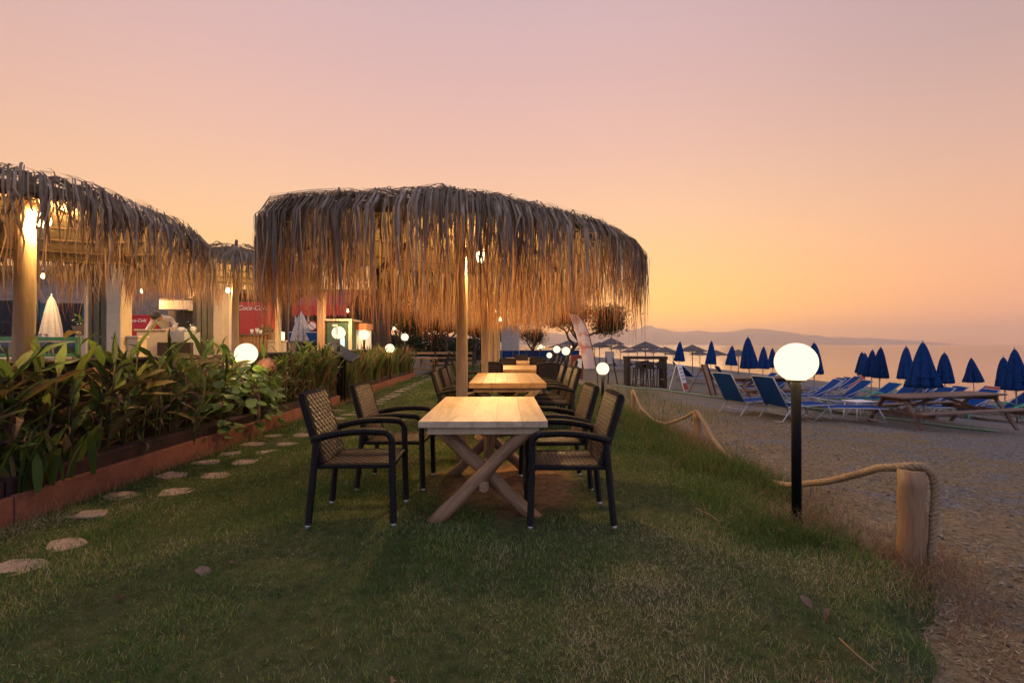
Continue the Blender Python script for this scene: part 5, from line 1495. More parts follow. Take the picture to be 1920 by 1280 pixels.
# ------------------------------------------------------------------ terrace of the restaurant
def text_part(body, size, m, parent, loc, rot, shear=.0, name='lettering', extrude=.004):
    cu = bpy.data.curves.new(name, 'FONT'); cu.body = body; cu.size = size; cu.extrude = extrude; cu.shear = shear; cu.align_x = 'CENTER'; cu.align_y = 'CENTER'
    tmp = bpy.data.objects.new(name, cu); COL.objects.link(tmp)
    dg = bpy.context.evaluated_depsgraph_get(); dg.update()
    me = bpy.data.meshes.new_from_object(tmp.evaluated_get(dg)); bpy.data.objects.remove(tmp)
    me.materials.clear(); o = link_mesh(name, me, m, parent); o.location = loc; o.rotation_euler = rot
    return o
# stone house with balcony rail
HDp = 17.0
hx0, hx1 = Xat(-60, HDp), Xat(212, HDp)
t = empty('stone_house', ((hx0 + hx1) / 2, HDp, TZ), 0, 'grey stone house with teal shutters behind the left terrace', 'house')
hw = (hx1 - hx0) / 2
MB().box(-hw, hw, 0, 4, -.3, 3.3).build('wall', M['stone_wall'], t)
rf = MB().box(-hw - .3, hw + .3, -.45, 4.3, 3.302, 3.45).build('roof', M['cream_wall'], t)
MB().box(-hw - .32, hw + .32, -.49, -.452, 3.28, 3.5).build('fascia', M['bar_wood'], rf)
for px, w, h0, h1 in [(128, 1.1, .3, 2.2), (20, 1.3, .8, 2.3)]:
    cx_ = Xat(px, HDp) - (hx0 + hx1) / 2
    wd = MB().box(cx_ - w / 2, cx_ + w / 2, -.03, .01, h0, h1).build('window', M['dark_wood'], t)
    MB().box(cx_ - w / 2 + .08, cx_ + w / 2 - .08, -.045, -.032, h0 + .08, h1 - .08).build('pane', M['dark_glass'], wd)
    for s in (-1, 1): MB().box(cx_ + s * (w / 2 + .22) - .2, cx_ + s * (w / 2 + .22) + .2, -.07, -.02, h0, h1, .01).build('shutter', M['teal_paint'], wd)
bal = empty('balustrade', ((hx0 + hx1) / 2, 14.2, TZ), 0, 'dark timber balustrade in front of the stone house', 'railing')
MB().box(-5, 3.0, -.05, .05, 1.32, 1.42).build('top_rail', M['dark_wood'], bal); MB().box(-5, 3.0, -.04, .04, .92, .99).build('bottom_rail', M['dark_wood'], bal)
MB().box(-5, 3.0, -.02, .02, -.05, .918).build('lower_boarding', M['dark_wood'], bal)
for q in range(33): MB().lathe([(.03, .992), (.055, 1.07), (.03, 1.16), (.045, 1.25), (.03, 1.318)], 8, center=(-4.9 + q * .245, 0)).build('baluster', M['dark_wood'], bal)
# furled cream parasols
cp = make_parasol(M['cream_canvas']); tag(cp, None, 'parasol', 'furled pale parasols on the terrace')
D = 9.0; place(cp, (Xat(96, D), D, .52), 0, 'furled cream parasol on the terrace near the left umbrella', (.62, .62, .80))
for ch in cp.children:
    if ch.name.startswith('pole'): ch.data.materials.clear(); ch.data.materials.append(M['pole_wood'])
cp2 = copy_tree(cp); D = 15.0; place(cp2, (Xat(565, D), D, TZ), .5, 'furled grey parasol under the red awning', (1.0, 1.0, .80))
for ch in cp2.children:
    if ch.name.startswith(('canopy', 'tie_strap')):
        ch.data = ch.data.copy(); ch.data.materials.clear(); ch.data.materials.append(M['grey_canvas'])
# green framed glass screen with tables behind
D = 7.2; x1 = Xat(150, D)
def clear_glass():
    m, n, l, out = nodes_of('clear_screen_glass')
    g = n.new('ShaderNodeBsdfGlossy'); g.inputs['Roughness'].default_value = .05; tr = n.new('ShaderNodeBsdfTransparent'); tr.inputs['Color'].default_value = (.88, .92, .88, 1)
    mx = n.new('ShaderNodeMixShader'); mx.inputs[0].default_value = .08; l.new(tr.outputs[0], mx.inputs[1]); l.new(g.outputs[0], mx.inputs[2]); l.new(mx.outputs[0], out.inputs['Surface']); return m
t = empty('glass_screen', (x1 - .9, D, TZ), 0, 'low glass screen in a green frame on the terrace at left', 'screen')
MB().box(-1.0, .9, -.03, .03, .74, .80, .006).build('top_rail', M['green_frame'], t); MB().box(-1.0, .9, -.03, .03, .49, .54, .006).build('bottom_rail', M['green_frame'], t)
for x_ in (-1.0, .85): MB().box(x_, x_ + .05, -.028, .028, -.02, .739, .004).build('post', M['green_frame'], t)
MB().box(-.948, .848, -.004, .004, .541, .739).build('pane', clear_glass(), t)
def cafe_table(x, y, rz, label):
    t = empty('cafe_table', (x, y, TZ), rz, label, 'table', 'cream cafe tables on the terrace')
    MB().box(-.55, .55, -.36, .36, .72, .765, .008).build('top', M['cream_wall'], t)
    for sx in (-1, 1):
        for sy in (-1, 1): MB().box(sx * .48 - .03, sx * .48 + .03, sy * .3 - .03, sy * .3 + .03, 0, .719).build('leg', M['cream_wall'], t)
    for s in (-1, 1): MB().box(-.5, .5, s * .62 - .13, s * .62 + .13, .42, .46, .006).build('bench_seat', M['cream_wall'], t); MB().box(-.48, -.42, s * .62 - .1, s * .62 + .1, 0, .419).build('bench_leg', M['cream_wall'], t); MB().box(.42, .48, s * .62 - .1, s * .62 + .1, 0, .419).build('bench_leg', M['cream_wall'], t)
cafe_table(Xat(40, 8.4), 8.4, 0, 'cream cafe table behind the glass screen, left of the post'); cafe_table(Xat(122, 8.9), 8.9, .1, 'cream cafe table behind the glass screen, right of the post')
# low walls, columns
def low_wall(px0, px1, D, ztop, label, m='cream_wall'):
    a, b = Xat(px0, D), Xat(px1, D); t = empty('low_wall', ((a + b) / 2, D, TZ), 0, label, 'wall', 'low cream walls of the terrace'); w = (b - a) / 2
    MB().box(-w, w, -.1, .1, -.02, ztop - TZ, .01).build('body', M[m], t); MB().box(-w - .02, w + .02, -.13, .13, ztop - TZ + .001, ztop - TZ + .04, .008).build('coping', M[m], t); return t
low_wall(155, 212, 8.2, Zat(190, 634, 8.2), 'low cream wall left of the cream column, under the flower box')
low_wall(240, 268, 8.2, Zat(250, 634, 8.2), 'low cream wall right of the cream column')
low_wall(376, 406, 10.2, Zat(390, 640, 10.2), 'low cream wall below the second flower box'); low_wall(492, 534, 11, Zat(510, 641, 11), 'low cream wall right of the wooden bar')
def column(px, D, w, m, label, boards=None):
    t = empty('column', (Xat(px, D), D, TZ), 0, label, 'column', 'columns of the terrace pergola')
    MB().box(-w / 2, w / 2, -w / 2, w / 2, -.02, 2.3, .012).build('shaft', M[m], t); MB().box(-w / 2 - .02, w / 2 + .02, -w / 2 - .02, w / 2 + .02, -.02, .06, .006).build('foot', M[m], t)
    for q, (dx, bw) in enumerate(boards or []): MB().box(dx - bw / 2, dx + bw / 2, -.05, .05 + .02 * q, -.02, 2.25 - .05 * q, .006).build('board', M['olive_board'], t)
    return t
column(224, 8.1, .25, 'cream_wall', 'broad cream column with wooden boards on its left', [(-.22, .12), (-.36, .10), (-.47, .08)])
column(415, 10.1, .22, 'cream_wall', 'cream column with olive boards just left of the small umbrella post', [(-.20, .12), (-.34, .10), (-.46, .09)])
column(522, 9.6, .09, 'cream_wall', 'thin cream post in front of the half hidden globe lamp'); column(538, 11.5, .08, 'dark_wood', 'thin dark post right of the half hidden globe lamp'); column(603, 14, .2, 'bar_wood', 'brown timber post right of the round sign')
MB_t = column(162, 7.9, .05, 'cream_wall', 'thin white pole behind the yellow leaf')
# flower boxes
def flower_box(px, py, D, w, label, seed):
    t = empty('flower_box', (Xat(px, D), D, Zat(px, py, D)), 0, label, 'planter', 'wooden flower boxes on the low walls')
    m = MB(); m.add([(-w / 2 + .04, -.08, 0), (w / 2 - .04, -.08, 0), (w / 2 - .04, .08, 0), (-w / 2 + .04, .08, 0), (-w / 2, -.12, .18), (w / 2, -.12, .18), (w / 2, .12, .18), (-w / 2, .12, .18)], [(3, 2, 1, 0), (4, 5, 6, 7), (0, 1, 5, 4), (1, 2, 6, 5), (2, 3, 7, 6), (3, 0, 4, 7)])
    m.build('box', M['box_wood'], t); rg = random.Random(seed); f = MB()
    for q in range(90):
        c = Vector((rg.uniform(-w / 2, w / 2), rg.uniform(-.12, .12), .19 + abs(rg.gauss(0, .08)))); d = Vector((rg.gauss(0, 1), rg.gauss(0, 1), rg.gauss(.3, .6))).normalized(); s = d.orthogonal().normalized() * .022
        f.add([c - s, c + s, c + d * .07], [(0, 1, 2)])
    f.build('foliage', M['leaf_vine'], t); return t
flower_box(168, 630, 8.2, .42, 'wooden flower box left of the broad cream column', 1); flower_box(376, 636, 10.2, .42, 'wooden flower box below the olive boards', 2); flower_box(502, 638, 11, .34, 'small wooden flower box right of the red cooler', 3)
# counter with a person behind it
D = 9.4
t = empty('service_counter', (Xat(302, D), D, TZ), 0, 'cream service counter with a steel end on the terrace', 'counter')
hwc = (Xat(330, D) - Xat(276, D)) / 2; zc = Zat(302, 618, D) - TZ
MB().box(-hwc, hwc, -.25, .25, -.01, zc - .03, .006).build('body', M['cream_wall'], t); MB().box(-hwc - .04, hwc + .01, -.28, .28, zc - .029, zc, .006).build('worktop', M['cream_wall'], t)
MB().box(hwc + .004, hwc + .34, -.22, .25, -.01, zc - .04, .006).build('steel_end', M['steel'], t); MB().box(hwc - .1, hwc + .55, -.36, -.27, -.02, zc - .26, .006).build('dark_box', M['dark_wood'], t)
D = 11.2
t = empty('kitchen_hatch', (Xat(330, D), D, TZ), 0, 'cream kiosk wall with a dark serving hatch behind the counter', 'kiosk')
w1 = (Xat(362, D) - Xat(298, D)) / 2; z0, z1, z2 = Zat(330, 640, D) - TZ, Zat(330, 580, D) - TZ, Zat(330, 563, D) - TZ
MB().box(-w1, w1, 0, .1, z1, z2, .006).build('header', M['cream_wall'], t); MB().box(-w1, w1, .3, .36, -.02, z1 - .002).build('back_wall', M['dark_wood'], t); MB().box(w1 + .002, w1 + .16, -.02, .4, -.02, z2 + .1, .006).build('jamb', M['dark_wood'], t)
MB().box(-w1, w1, .02, .25, z2 + .002, z2 + .05).build('roof', M['dark_wood'], t)
for q, (px, py, r_, h_, mm) in enumerate([(367, 616, .05, .11, 'white_plastic'), (347, 620, .06, .09, 'white_plastic'), (357, 622, .05, .06, 'steel')]):
    o = empty('jug', (Xat(px, 9.5), 9.42 - .02 * q, TZ + zc - .04), 0, ['tall white jug at the end of the counter', 'white bowl on the steel counter end', 'small steel cup on the counter end'][q], 'jug')
    MB().lathe([(r_ * .8, 0), (r_, .02), (r_ * .95, h_ * .8), (r_ * .7, h_), (r_ * .6, h_ * .98)], 14).build('body', M[mm], o); MB().tube([(r_ * .9, 0, h_ * .8), (r_ * 1.5, 0, h_ * .6), (r_ * .95, 0, h_ * .3)], .006, 5).build('handle', M[mm], o)
# person leaning over the counter
D = 10.0; pxx = Xat(312, D)
pe = empty('person', (pxx, D, TZ), R(0), 'person in a cream top bending forward behind the cream counter', 'person')
J = {'pel': (0, .16, .92), 'wai': (0, .12, 1.08), 'che': (0, -.04, 1.22), 'nek': (0, -.17, 1.27), 'hd0': (0, -.23, 1.28), 'hd1': (0, -.30, 1.26), 'hd2': (0, -.36, 1.22),
     'sl': (-.19, -.07, 1.22), 'el': (-.28, -.12, 1.04), 'wl': (-.20, -.30, .98), 'hl': (-.17, -.36, .97), 'sr': (.19, -.07, 1.22), 'er': (.28, -.12, 1.04), 'wr': (.2, -.30, .98), 'hr': (.17, -.36, .97),
     'tl': (-.1, .12, .86), 'kl': (-.11, .06, .47), 'al': (-.11, .12, .07), 'fl': (-.12, -.04, .035), 'tr': (.1, .12, .86), 'kr': (.11, .06, .47), 'ar': (.11, .12, .07), 'fr': (.12, -.04, .035)}
E = [('pel', 'wai'), ('wai', 'che'), ('che', 'nek'), ('nek', 'hd0'), ('hd0', 'hd1'), ('hd1', 'hd2'), ('che', 'sl'), ('sl', 'el'), ('el', 'wl'), ('wl', 'hl'), ('che', 'sr'), ('sr', 'er'), ('er', 'wr'), ('wr', 'hr'),
     ('pel', 'tl'), ('tl', 'kl'), ('kl', 'al'), ('al', 'fl'), ('pel', 'tr'), ('tr', 'kr'), ('kr', 'ar'), ('ar', 'fr')]
RAD = {'pel': .14, 'wai': .13, 'che': .15, 'nek': .055, 'hd0': .07, 'hd1': .095, 'hd2': .075, 'sl': .07, 'el': .048, 'wl': .034, 'hl': .036, 'sr': .07, 'er': .048, 'wr': .034, 'hr': .036, 'tl': .09, 'kl': .06, 'al': .042, 'fl': .04, 'tr': .09, 'kr': .06, 'ar': .042, 'fr': .04}
keys = list(J); me = bpy.data.meshes.new('body'); me.from_pydata([J[k] for k in keys], [(keys.index(a), keys.index(b)) for a, b in E], [])
bo = bpy.data.objects.new('body', me); COL.objects.link(bo); bo.parent = pe
sk = bo.modifiers.new('skin', 'SKIN'); sk.use_smooth_shade = True
for q, k in enumerate(keys): me.skin_vertices[0].data[q].radius = (RAD[k], RAD[k]); me.skin_vertices[0].data[q].use_root = (k == 'pel')
bo.modifiers.new('sub', 'SUBSURF').levels = 2; bo.modifiers['sub'].render_levels = 2
dg = bpy.context.evaluated_depsgraph_get(); dg.update(); baked = bpy.data.meshes.new_from_object(bo.evaluated_get(dg)); bo.modifiers.clear(); bo.data = baked
for mm in ('skin', 'cream_cloth', 'dark_cloth'): baked.materials.append(M[mm])
for p in baked.polygons:
    c = p.center; p.use_smooth = True
    p.material_index = 2 if c.z < .93 and abs(c.y - .1) < .3 and not (c.z > .9 and c.y < -.1) and abs(c.x) < .2 else (1 if (c.z >= .93 and c.y > -.19) else 0)
MB().sphere((0, -.30, 1.285), .098, 14, 10, (.95, 1.05, .9)).build('hair', M['hair'], pe)
for s in (-1, 1):
    MB().sphere((s * .034, -.412, 1.225), .011, 8, 6).build('eye', M['hair'], pe)
    MB().sphere((s * .095, -.31, 1.235), .022, 8, 6, (.5, 1, 1.3)).build('ear', M['skin'], pe)
    for q in range(5):
        fx = s * .17 + (q - 2) * .016; b0 = (fx, -.385 - (.012 if q in (1, 2, 3) else 0), .965) if q != (0 if s > 0 else 4) else (fx - s * .016, -.36, .965)
        MB().tube([(s * .17 + (q - 2) * .013, -.36, .972), b0, (b0[0], b0[1] - .022, .945)], [.010, .009, .007], 6).build('finger', M['skin'], pe)
MB().tube([(0, -.405, 1.215), (0, -.425, 1.185), (0, -.405, 1.178)], [.010, .016, .012], 6).build('nose', M['skin'], pe)
MB().tube([(-.026, -.385, 1.158), (0, -.395, 1.156), (.026, -.385, 1.158)], .006, 6).build('mouth', mat('lip_tone', (.30, .10, .09), rough=.5), pe)

# red drinks cooler with script lettering
D = 12.0
t = empty('drinks_cooler', (Xat(474, D), D, TZ), R(4), 'tall red drinks cooler with white script lettering behind the small umbrella', 'cooler')
wc = .34; zt = Zat(474, 566, D) - TZ
MB().box(-wc, wc, 0, .6, .05, zt, .015).build('cabinet', M['red_paint'], t)
MB().box(-wc + .03, wc - .03, -.03, -.001, .3, zt - .42, .01).build('door', M['red_paint'], t)
MB().box(wc - .1, wc - .07, -.06, -.031, .7, 1.2, .006).build('handle', M['steel'], t); MB().box(-wc + .03, wc - .03, .02, .55, 0, .049).build('plinth', M['dark_metal'], t)
text_part('Coca-Cola', .17, M['white_paint'], t, (-.02, -.006, zt - .16), (R(90), 0, 0), .35)
D = 13.5
t = empty('red_crate', (Xat(258, D), D, TZ), 0, 'red drinks chest with faint white script seen right of the cream column', 'chest')
z1 = Zat(258, 590, D) - TZ
MB().box(-.34, .26, 0, .5, 0, z1 - .06, .01).build('body', M['red_paint'], t); MB().box(-.36, .28, -.02, .52, z1 - .058, z1, .01).build('lid', M['red_paint'], t)
text_part('Coca-Cola', .13, M['white_paint'], t, (-.04, -.006, z1 - .17), (R(90), 0, 0), .35)
# wooden bar
D = 10.6
t = empty('wooden_bar', (Xat(463, D), D, TZ), 0, 'curved wooden bar front below the red cooler', 'bar')
wb = (Xat(490, D) - Xat(436, D)) / 2; zb_ = Zat(463, 626, D) - TZ
for q in range(12):
    x_ = -wb + (q + .5) * wb / 6; yy = .25 * (x_ / wb) ** 2
    MB().box(x_ - wb / 12 + .002, x_ + wb / 12 - .002, yy, yy + .04, -.01, zb_ - .04, .003).build('stave', M['bar_wood'], t)
MB().add([(x_, .25 * (x_ / wb) ** 2 - .05 + dy, zz) for zz in (zb_ - .038, zb_) for dy in (0, .35) for x_ in [wb * (q / 6 - 1) * 1.04 for q in range(13)]],
         [(q, q + 1, 14 + q, 13 + q) for q in range(12)] + [(26 + q, 39 + q, 40 + q, 27 + q) for q in range(12)] + [(q, 26 + q, 27 + q, q + 1) for q in range(12)]).build('bar_top', M['picnic'], t)
for q, (px, h_) in enumerate([(468, .10), (478, .12), (484, .08)]):
    o = empty('cup', (Xat(px, D), D + .1, TZ + zb_ + .002), 0, ['left', 'middle tall', 'right short'][q] + ' pale cup standing on the wooden bar', 'cup', 'cups on the wooden bar')
    MB().lathe([(.03, 0), (.04, h_), (.036, h_), (.028, .01)], 14).build('cup_body', M['white_plastic'], o); MB().lathe([(.041, h_ + .001), (.042, h_ + .008), (.03, h_ + .014)], 14).build('lid', M['cream_wall'], o)
# red awning with scalloped valance
D = 16.0
t = empty('red_awning', (Xat(600, D), D, TZ), 0, 'red awning hanging behind the fringe of the nearest umbrella', 'awning')
a0_, a1_ = Xat(548, D) - Xat(600, D), Xat(652, D) - Xat(600, D); za_ = Zat(600, 572, D) - TZ; zb2 = Zat(600, 592, D) - TZ
MB().add([(a0_, 0, za_), (a1_, 0, za_), (a1_, 1.6, za_ + .7), (a0_, 1.6, za_ + .7), (a0_, 0, za_ - .015), (a1_, 0, za_ - .015), (a1_, 1.6, za_ + .685), (a0_, 1.6, za_ + .685)], [(0, 1, 2, 3), (7, 6, 5, 4), (0, 4, 5, 1)]).build('canvas', M['red_plastic'], t)
for q in range(10):
    w_ = (a1_ - a0_) / 10; x_ = a0_ + q * w_
    MB().add([(x_ + .004, -.005, za_), (x_ + w_ - .004, -.005, za_), (x_ + w_ - .004, -.012, zb2 + .05), (x_ + w_ * .75, -.03, zb2), (x_ + w_ * .25, -.03, zb2), (x_ + .004, -.012, zb2 + .05)], [(0, 1, 2, 3, 4, 5)]).build('valance', M['red_plastic'], t)
MB().tube([(Xat(553, D) - Xat(600, D), .05, -.02), (Xat(553, D) - Xat(600, D), .05, za_)], .03, 8).build('pole', M['white_metal'], t)
MB().tube([(Xat(577, D) - Xat(600, D), .05, -.02), (Xat(577, D) - Xat(600, D), .05, za_)], .03, 8).build('pole', M['cream_wall'], t)
# dark house behind with louvred wall
D = 19.0
t = empty('dark_cabin', (Xat(600, D), D, 0), 0, 'dark slatted timber cabin behind the red awning', 'cabin')
a0_, a1_ = Xat(440, D) - Xat(600, D), Xat(700, D) - Xat(600, D)
MB().box(a0_, a1_, .06, 3, -.1, 3.4).build('wall', M['dark_wood'], t)
for q in range(22): MB().box(a0_ + .02, a1_ - .02, 0, .058, .75 + q * .115, .75 + q * .115 + .08).build('louvre', M['dark_wood'], t)
MB().box(a0_ - .2, a1_ + .2, -.3, 3.2, 3.402, 3.55).build('roof', M['far_thatch'], t)
D = 15.2
t = empty('buffet_table', (Xat(590, D), D, TZ), 0, 'table under a blue grey cloth below the red awning', 'table')
wz = Zat(590, 622, D) - TZ
MB().box(-.85, .75, -.3, .3, wz - .04, wz, .01).build('top', M['grey_canvas'], t); MB().box(-.8, .7, -.31, -.302, wz - .35, wz - .042).build('cloth', M['blue_fabric'], t)
for x_ in (-.75, .65): MB().box(x_ - .03, x_ + .03, -.2, .2, -.02, wz - .041).build('leg', M['cream_wall'], t)
t = empty('round_sign', (Xat(585, 15.6), 15.6, Zat(585, 611, 15.6)), 0, 'small round red rimmed sign left of the brown timber post', 'sign')
MB().add([(.17 * math.cos(q * PI / 10), 0, .17 * math.sin(q * PI / 10)) for q in range(20)] + [(.17 * math.cos(q * PI / 10), .02, .17 * math.sin(q * PI / 10)) for q in range(20)], [tuple(range(20)), tuple(range(20, 40))[::-1]] + [(q, (q + 1) % 20, 20 + (q + 1) % 20, 20 + q) for q in range(20)]).build('disc', M['white_paint'], t)
MB().tube([(.16 * math.cos(q * PI / 12), -.006, .16 * math.sin(q * PI / 12)) for q in range(25)], .022, 6, cap=False).build('red_rim', M['red_plastic'], t); MB().beam((-.11, -.012, .11), (.11, -.012, -.11), .01, .03, (0, 1, 0)).build('red_bar', M['red_plastic'], t)
MB().beam((0, .03, 0), (0, .03, TZ - Zat(585, 611, 15.6)), .04, .04, (0, 1, 0)).build('post', M['dark_wood'], t)
# green kiosk and white fridge
D = 14.0
t = empty('green_kiosk', (Xat(634, D), D, TZ), 0, 'green ice cream kiosk with cream corner post behind the lectern globe', 'kiosk')
wk = (Xat(656, D) - Xat(612, D)) / 2; zk = Zat(634, 602, D) - TZ
MB().box(-wk, wk, 0, .8, -.5, zk, .01).build('body', M['green_paint'], t); MB().box(wk - .03, wk + .07, -.05, -.002, -.5, zk + .02, .006).build('corner_post', M['cream_wall'], t); MB().box(-wk - .05, wk + .1, -.08, .85, zk + .003, zk + .06, .006).build('roof', M['cream_wall'], t)
MB().box(-.18, -.02, -.012, -.002, zk - .16, zk - .1).build('sticker', M['white_paint'], t)
ld = MB().box(.02, .2, -.02, -.003, .05, zk - .5, .004).build('lit_shelf', emit('cool_fridge_light', (.75, .95, 1.0), 1.3), t)
for q in range(5): MB().box(.03, .19, -.035, -.021, .1 + q * .12, .14 + q * .12).build('goods', M['white_plastic'], ld)
D = 14.6
t = empty('white_fridge', (Xat(672, D), D, TZ), 0, 'white upright fridge with orange header between two globe lamps', 'fridge')
MB().box(-.22, .24, 0, .6, -.4, Zat(672, 618, D) - TZ, .012).build('cabinet', M['white_paint'], t); MB().box(-.24, .28, -.02, .62, Zat(672, 618, D) - TZ + .002, Zat(672, 606, D) - TZ, .012).build('header', mat('orange_header_paint', (.5, .16, .06), rough=.5), t)
MB().box(-.2, .0, -.02, -.002, .0, .55, .006).build('door', M['white_plastic'], t); MB().box(.02, .22, -.02, -.002, .0, .55, .006).build('door', M['white_plastic'], t)

# ------------------------------------------------------------------ lawn grass and loose bits
rs = np.random.RandomState(12)
def blades(pos, H, W, lean, rv, name, m, segs=2, kind='stuff', curve=1.0):
    n = len(pos); az = rs.uniform(0, 2 * np.pi, n); d = np.stack([np.cos(az), np.sin(az)], 1); ang = rs.uniform(0, 2 * np.pi, n); s = np.stack([np.cos(ang), np.sin(ang)], 1)
    nv = 2 * segs + 1; V = np.zeros((n, nv, 3)); lv = lean * rs.uniform(.2, 1.2, n)
    for j in range(segs + 1):
        f = j / segs; off = d * (H * lv * f ** 1.6)[:, None]; z = H * f * np.sqrt(np.clip(1 - (lv * .75 * f) ** 2, .08, 1))
        if j < segs:
            w = (W * (1 - .45 * f))[:, None] * .5
            for q, sg in ((0, -1), (1, 1)):
                V[:, 2 * j + q, :2] = pos[:, :2] + off + s * w * sg; V[:, 2 * j + q, 2] = pos[:, 2] + z
        else:
            V[:, 2 * segs, :2] = pos[:, :2] + off; V[:, 2 * segs, 2] = pos[:, 2] + z
    tri = []
    for j in range(segs - 1): a = 2 * j; tri += [(a, a + 1, a + 3), (a, a + 3, a + 2)]
    tri.append((2 * segs - 2, 2 * segs - 1, 2 * segs))
    T = (np.arange(n)[:, None, None] * nv + np.array(tri)[None]).reshape(-1, 3)
    o = np_tris(name, V.reshape(-1, 3), T, m, attr=np.repeat(rv, nv)); tag(o, kind=kind); return o
def vnoise(x, y, seed, f):
    r = np.random.RandomState(seed); z = 0
    for k in range(9):
        a = r.uniform(0, 6.28); fr = f * r.uniform(.5, 1.8); z = z + np.sin((x * np.cos(a) + y * np.sin(a)) * fr + r.uniform(0, 6.28))
    return z / 3.0
P, HH, WW, RV = [], [], [], []
for (y0, y1, dens, h0, h1, w) in [(1.35, 2.6, 10500, .016, .044, .0030), (2.6, 4.2, 7800, .018, .045, .0036), (4.2, 7, 4200, .02, .046, .0050), (7, 11, 1700, .025, .055, .006), (11, 18, 650, .03, .06, .010), (18, 29, 260, .035, .07, .016)]:
    xl0 = max(-3.56, -1.2 * y1 - .3); n = int(dens * (2.75 - xl0) * (y1 - y0))
    y = rs.uniform(y0, y1, n); x = rs.uniform(xl0, 2.75, n); e = lawn_edge(y)
    keep = (x < e - .02) & (np.abs(x) < 1.25 * y + .2)
    sm = soil_mask(x, y) + .22 * vnoise(x, y, 4, 7.0)
    keep &= rs.uniform(0, 1, n) > np.clip((sm - .28) * 2.6, 0, .985)
    thin = vnoise(x, y, 8, 3.0); keep &= rs.uniform(0, 1, n) > np.clip(.30 + .28 * thin, 0, .72)
    for (sx_, sy_, sr) in STONES:
        if y0 - 1 < sy_ < y1 + 1: keep &= ((x - sx_) ** 2 + ((y - sy_) * 1.25) ** 2 > (sr * rs.uniform(.30, 1.0, n)) ** 2)
    x, y = x[keep], y[keep]; d = lawn_edge(y) - x
    z = lawn_z(x, y) - np.clip((.42 - d) / .42, 0, 1) ** 2 * .21 - .003
    k_ = rs.uniform(h0, h1, len(x)) * (1 + .3 * vnoise(x, y, 9, 5.0)) * (1 - .55 * np.exp(-((x + .1) / 1.6) ** 2 - ((y - 2.2) / .9) ** 2) * .4)
    P.append(np.stack([x, y, z], 1)); HH.append(np.clip(k_, .008, .1)); WW.append(rs.uniform(.6, 1.3, len(x)) * w)
    dry = .43 + .12 * vnoise(x, y, 21, 2.2) + .16 * vnoise(x, y, 23, 9.0) + rs.normal(0, .26, len(x)) + .20 * np.exp(-((y - 1.6) / 1.2) ** 2) * np.clip(.5 + vnoise(x, y, 31, 1.6), 0, 1.2) - .14 * np.clip((y - 3) / 2, 0, 1)
    RV.append(np.clip(dry, 0, 1))
blades(np.concatenate(P), np.concatenate(HH), np.concatenate(WW), .95, np.concatenate(RV), 'lawn_grass', M['grass'])
# taller fringe along the bank
def fringe(n, yr, dx, H, W, lean, m, name, rvr=(0, 1), clump=None):
    y = rs.uniform(*yr, n); off = rs.normal(dx[0], dx[1], n); x = lawn_edge(y) - off
    if clump is not None:
        c = vnoise(x, y, clump, 5.0); k = rs.uniform(-1, 1.0, n) < c; x, y, off = x[k], y[k], off[k]
    d = lawn_edge(y) - x; z = np.where(d > 0, lawn_z(x, y) - np.clip((.42 - d) / .42, 0, 1) ** 2 * .21, -.13)
    blades(np.stack([x, y, z - .01], 1), rs.uniform(*H, len(x)), rs.uniform(.7, 1.3, len(x)) * W, lean, rs.uniform(*rvr, len(x)), name, m, 3)
fringe(9000, (4.2, 13), (.45, .28), (.06, .24), .005, .85, M['tall_grass'], 'tall_bank_grass', (0, .9))
fringe(5200, (2.9, 5), (.5, .3), (.06, .20), .005, .9, M['tall_grass'], 'near_bank_grass', (0, .8), 3)
fringe(7500, (1.2, 4.6), (.08, .26), (.04, .15), .003, 1.1, M['dry_grass'], 'dry_bank_grass', (0, 1), 6)
fringe(5200, (4.6, 9.5), (.08, .16), (.07, .24), .004, .9, M['dry_grass'], 'dry_seed_grass', (0, .9), 12)
for q, (cx_, cy_) in enumerate([P1, P2, (Xat(1492, 3.32), 3.32)]):
    n = 900 if q != 2 else 350; a = rs.uniform(0, 6.28, n); r_ = np.abs(rs.normal(.05, .16, n)) + .05
    x = cx_ + np.cos(a) * r_; y = cy_ + np.sin(a) * r_
    blades(np.stack([x, y, np.full(n, -.06 if q < 2 else -.01)], 1), rs.uniform(.05, .20, n), np.full(n, .003), 1.1, rs.uniform(0, 1, n), 'dry_grass_round_post', M['dry_grass'], 3)
# thin grass along the planter board
n = 2600; y = rs.uniform(2.2, 16, n); x = -3.55 + np.abs(rs.normal(.03, .06, n)); blades(np.stack([x, y, np.zeros(n)], 1), rs.uniform(.04, .15, n), np.full(n, .004), .8, rs.uniform(.3, 1, n), 'grass_along_planter', M['dry_grass'], 3)
# straw litter on the sand
n = 60000; x = 2.0 + np.abs(rs.normal(0, 3.0, n)); y = rs.uniform(1.6, 11, n); k = (vnoise(x, y, 41, 2.0) + rs.uniform(-.6, .9, n) > 0) & (x > lawn_edge(y) - .15); x, y = x[k], y[k]; n = len(x)
z = beach_z(x, y) + .006; a = rs.uniform(0, 6.28, n); L = rs.uniform(.015, .07, n); w = rs.uniform(.0015, .0055, n); dx_, dy_ = np.cos(a), np.sin(a)
V = np.stack([np.stack([x - dy_ * w, y + dx_ * w, z], 1), np.stack([x + dy_ * w, y - dx_ * w, z], 1), np.stack([x + dx_ * L, y + dy_ * L, z + rs.uniform(-.002, .016, n)], 1)], 1).reshape(-1, 3)
tag(np_tris('straw_litter', V, np.arange(n * 3).reshape(-1, 3), M['straw'], attr=np.repeat(rs.uniform(0, 1, n), 3)), kind='stuff')
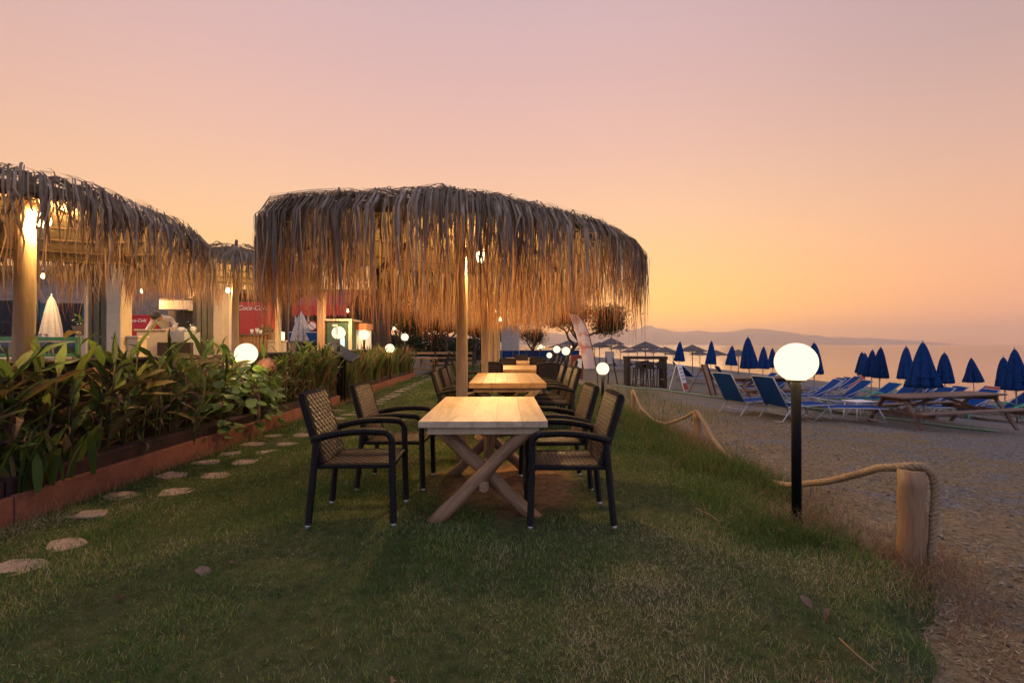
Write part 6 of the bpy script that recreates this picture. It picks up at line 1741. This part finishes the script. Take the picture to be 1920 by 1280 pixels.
# pebbles and dark scraps
n = 2600; x = 1.9 + np.abs(rs.normal(0, 3.4, n)); y = rs.uniform(1.5, 10, n); k = x > lawn_edge(y) + .02; x, y = x[k], y[k]; n = len(x); r_ = rs.uniform(.006, .022, n); z = beach_z(x, y)
oct_ = np.array([(1, 0, 0), (0, 1, 0), (-1, 0, 0), (0, -1, 0), (0, 0, .6), (0, 0, -.4)]); V = np.stack([x, y, z + .2 * r_], 1)[:, None, :] + oct_[None] * r_[:, None, None] * rs.uniform(.6, 1.2, (n, 6, 1))
tri = np.array([(0, 1, 4), (1, 2, 4), (2, 3, 4), (3, 0, 4), (1, 0, 5), (2, 1, 5), (3, 2, 5), (0, 3, 5)]); T = (np.arange(n)[:, None, None] * 6 + tri[None]).reshape(-1, 3)
M['pebble'] = strand_mat('beach_pebble', [(0, (.05, .045, .045)), (.5, (.16, .14, .13)), (.9, (.30, .27, .25)), (1, (.45, .42, .40))], transl=0.0)
tag(np_tris('pebbles', V.reshape(-1, 3), T, M['pebble'], attr=np.repeat(rs.uniform(0, 1, n), 6)), kind='stuff')
# weeds beyond the lamp
n = 900; x = rs.uniform(2.7, 4.6, n); y = rs.uniform(8.5, 15, n); blades(np.stack([x, y, beach_z(x, y) - .01], 1), rs.uniform(.08, .34, n), np.full(n, .008), .7, rs.uniform(.2, 1, n), 'beach_weeds', M['tall_grass'], 3)
# fallen leaves and twigs
DL = leaf_mesh('blade', .5, 1.2, .3, .9, M['leaf_dry'], 71)
for q, (px, py, s, lb) in enumerate([(368, 1072, .13, 'curled pale dry leaf lying on the lawn lower left'), (432, 1060, .06, 'small upright scrap of dry leaf right of the curled leaf'), (232, 1120, .07, 'narrow dry leaf on the dark grass at lower left'), (1550, 1158, .08, 'pale flat dry leaf on the lawn below the rope post'),
                                     (1497, 1132, .08, 'small dry leaf left of the pale flat one at lower right'), (1460, 1005, .09, 'round dry leaf near the foot of the big globe lamp'), (735, 1290, .07, 'dry leaf at the bottom edge')]):
    D = 1.3 * 853 / (py - 646); o = empty('dry_leaf', (Xat(px, D), D, .035), q * 1.3, lb, 'leaf', 'dry leaves fallen on the lawn'); b = link_mesh('blade', DL, None, o); b.scale = (s, s, s); b.rotation_euler = (.3, .1, 0)
for q, (pts_, lb) in enumerate([([(1303, 962), (1330, 975), (1348, 988)], 'thin crooked twig on the lawn left of the lamp foot'), ([(1570, 1215), (1600, 1245), (1640, 1280)], 'long thin stalk on the lawn at the lower right'), ([(20, 1082), (35, 1078)], 'short pale stick beside the first stepping stone')]):
    w_ = [(Xat(px, 1.3 * 853 / (py - 646)), 1.3 * 853 / (py - 646), .035) for px, py in pts_]
    tag(MB().tube(w_, .004, 5).build('twig', M['straw'] if False else M['log']), lb, 'twig', 'twigs on the lawn')
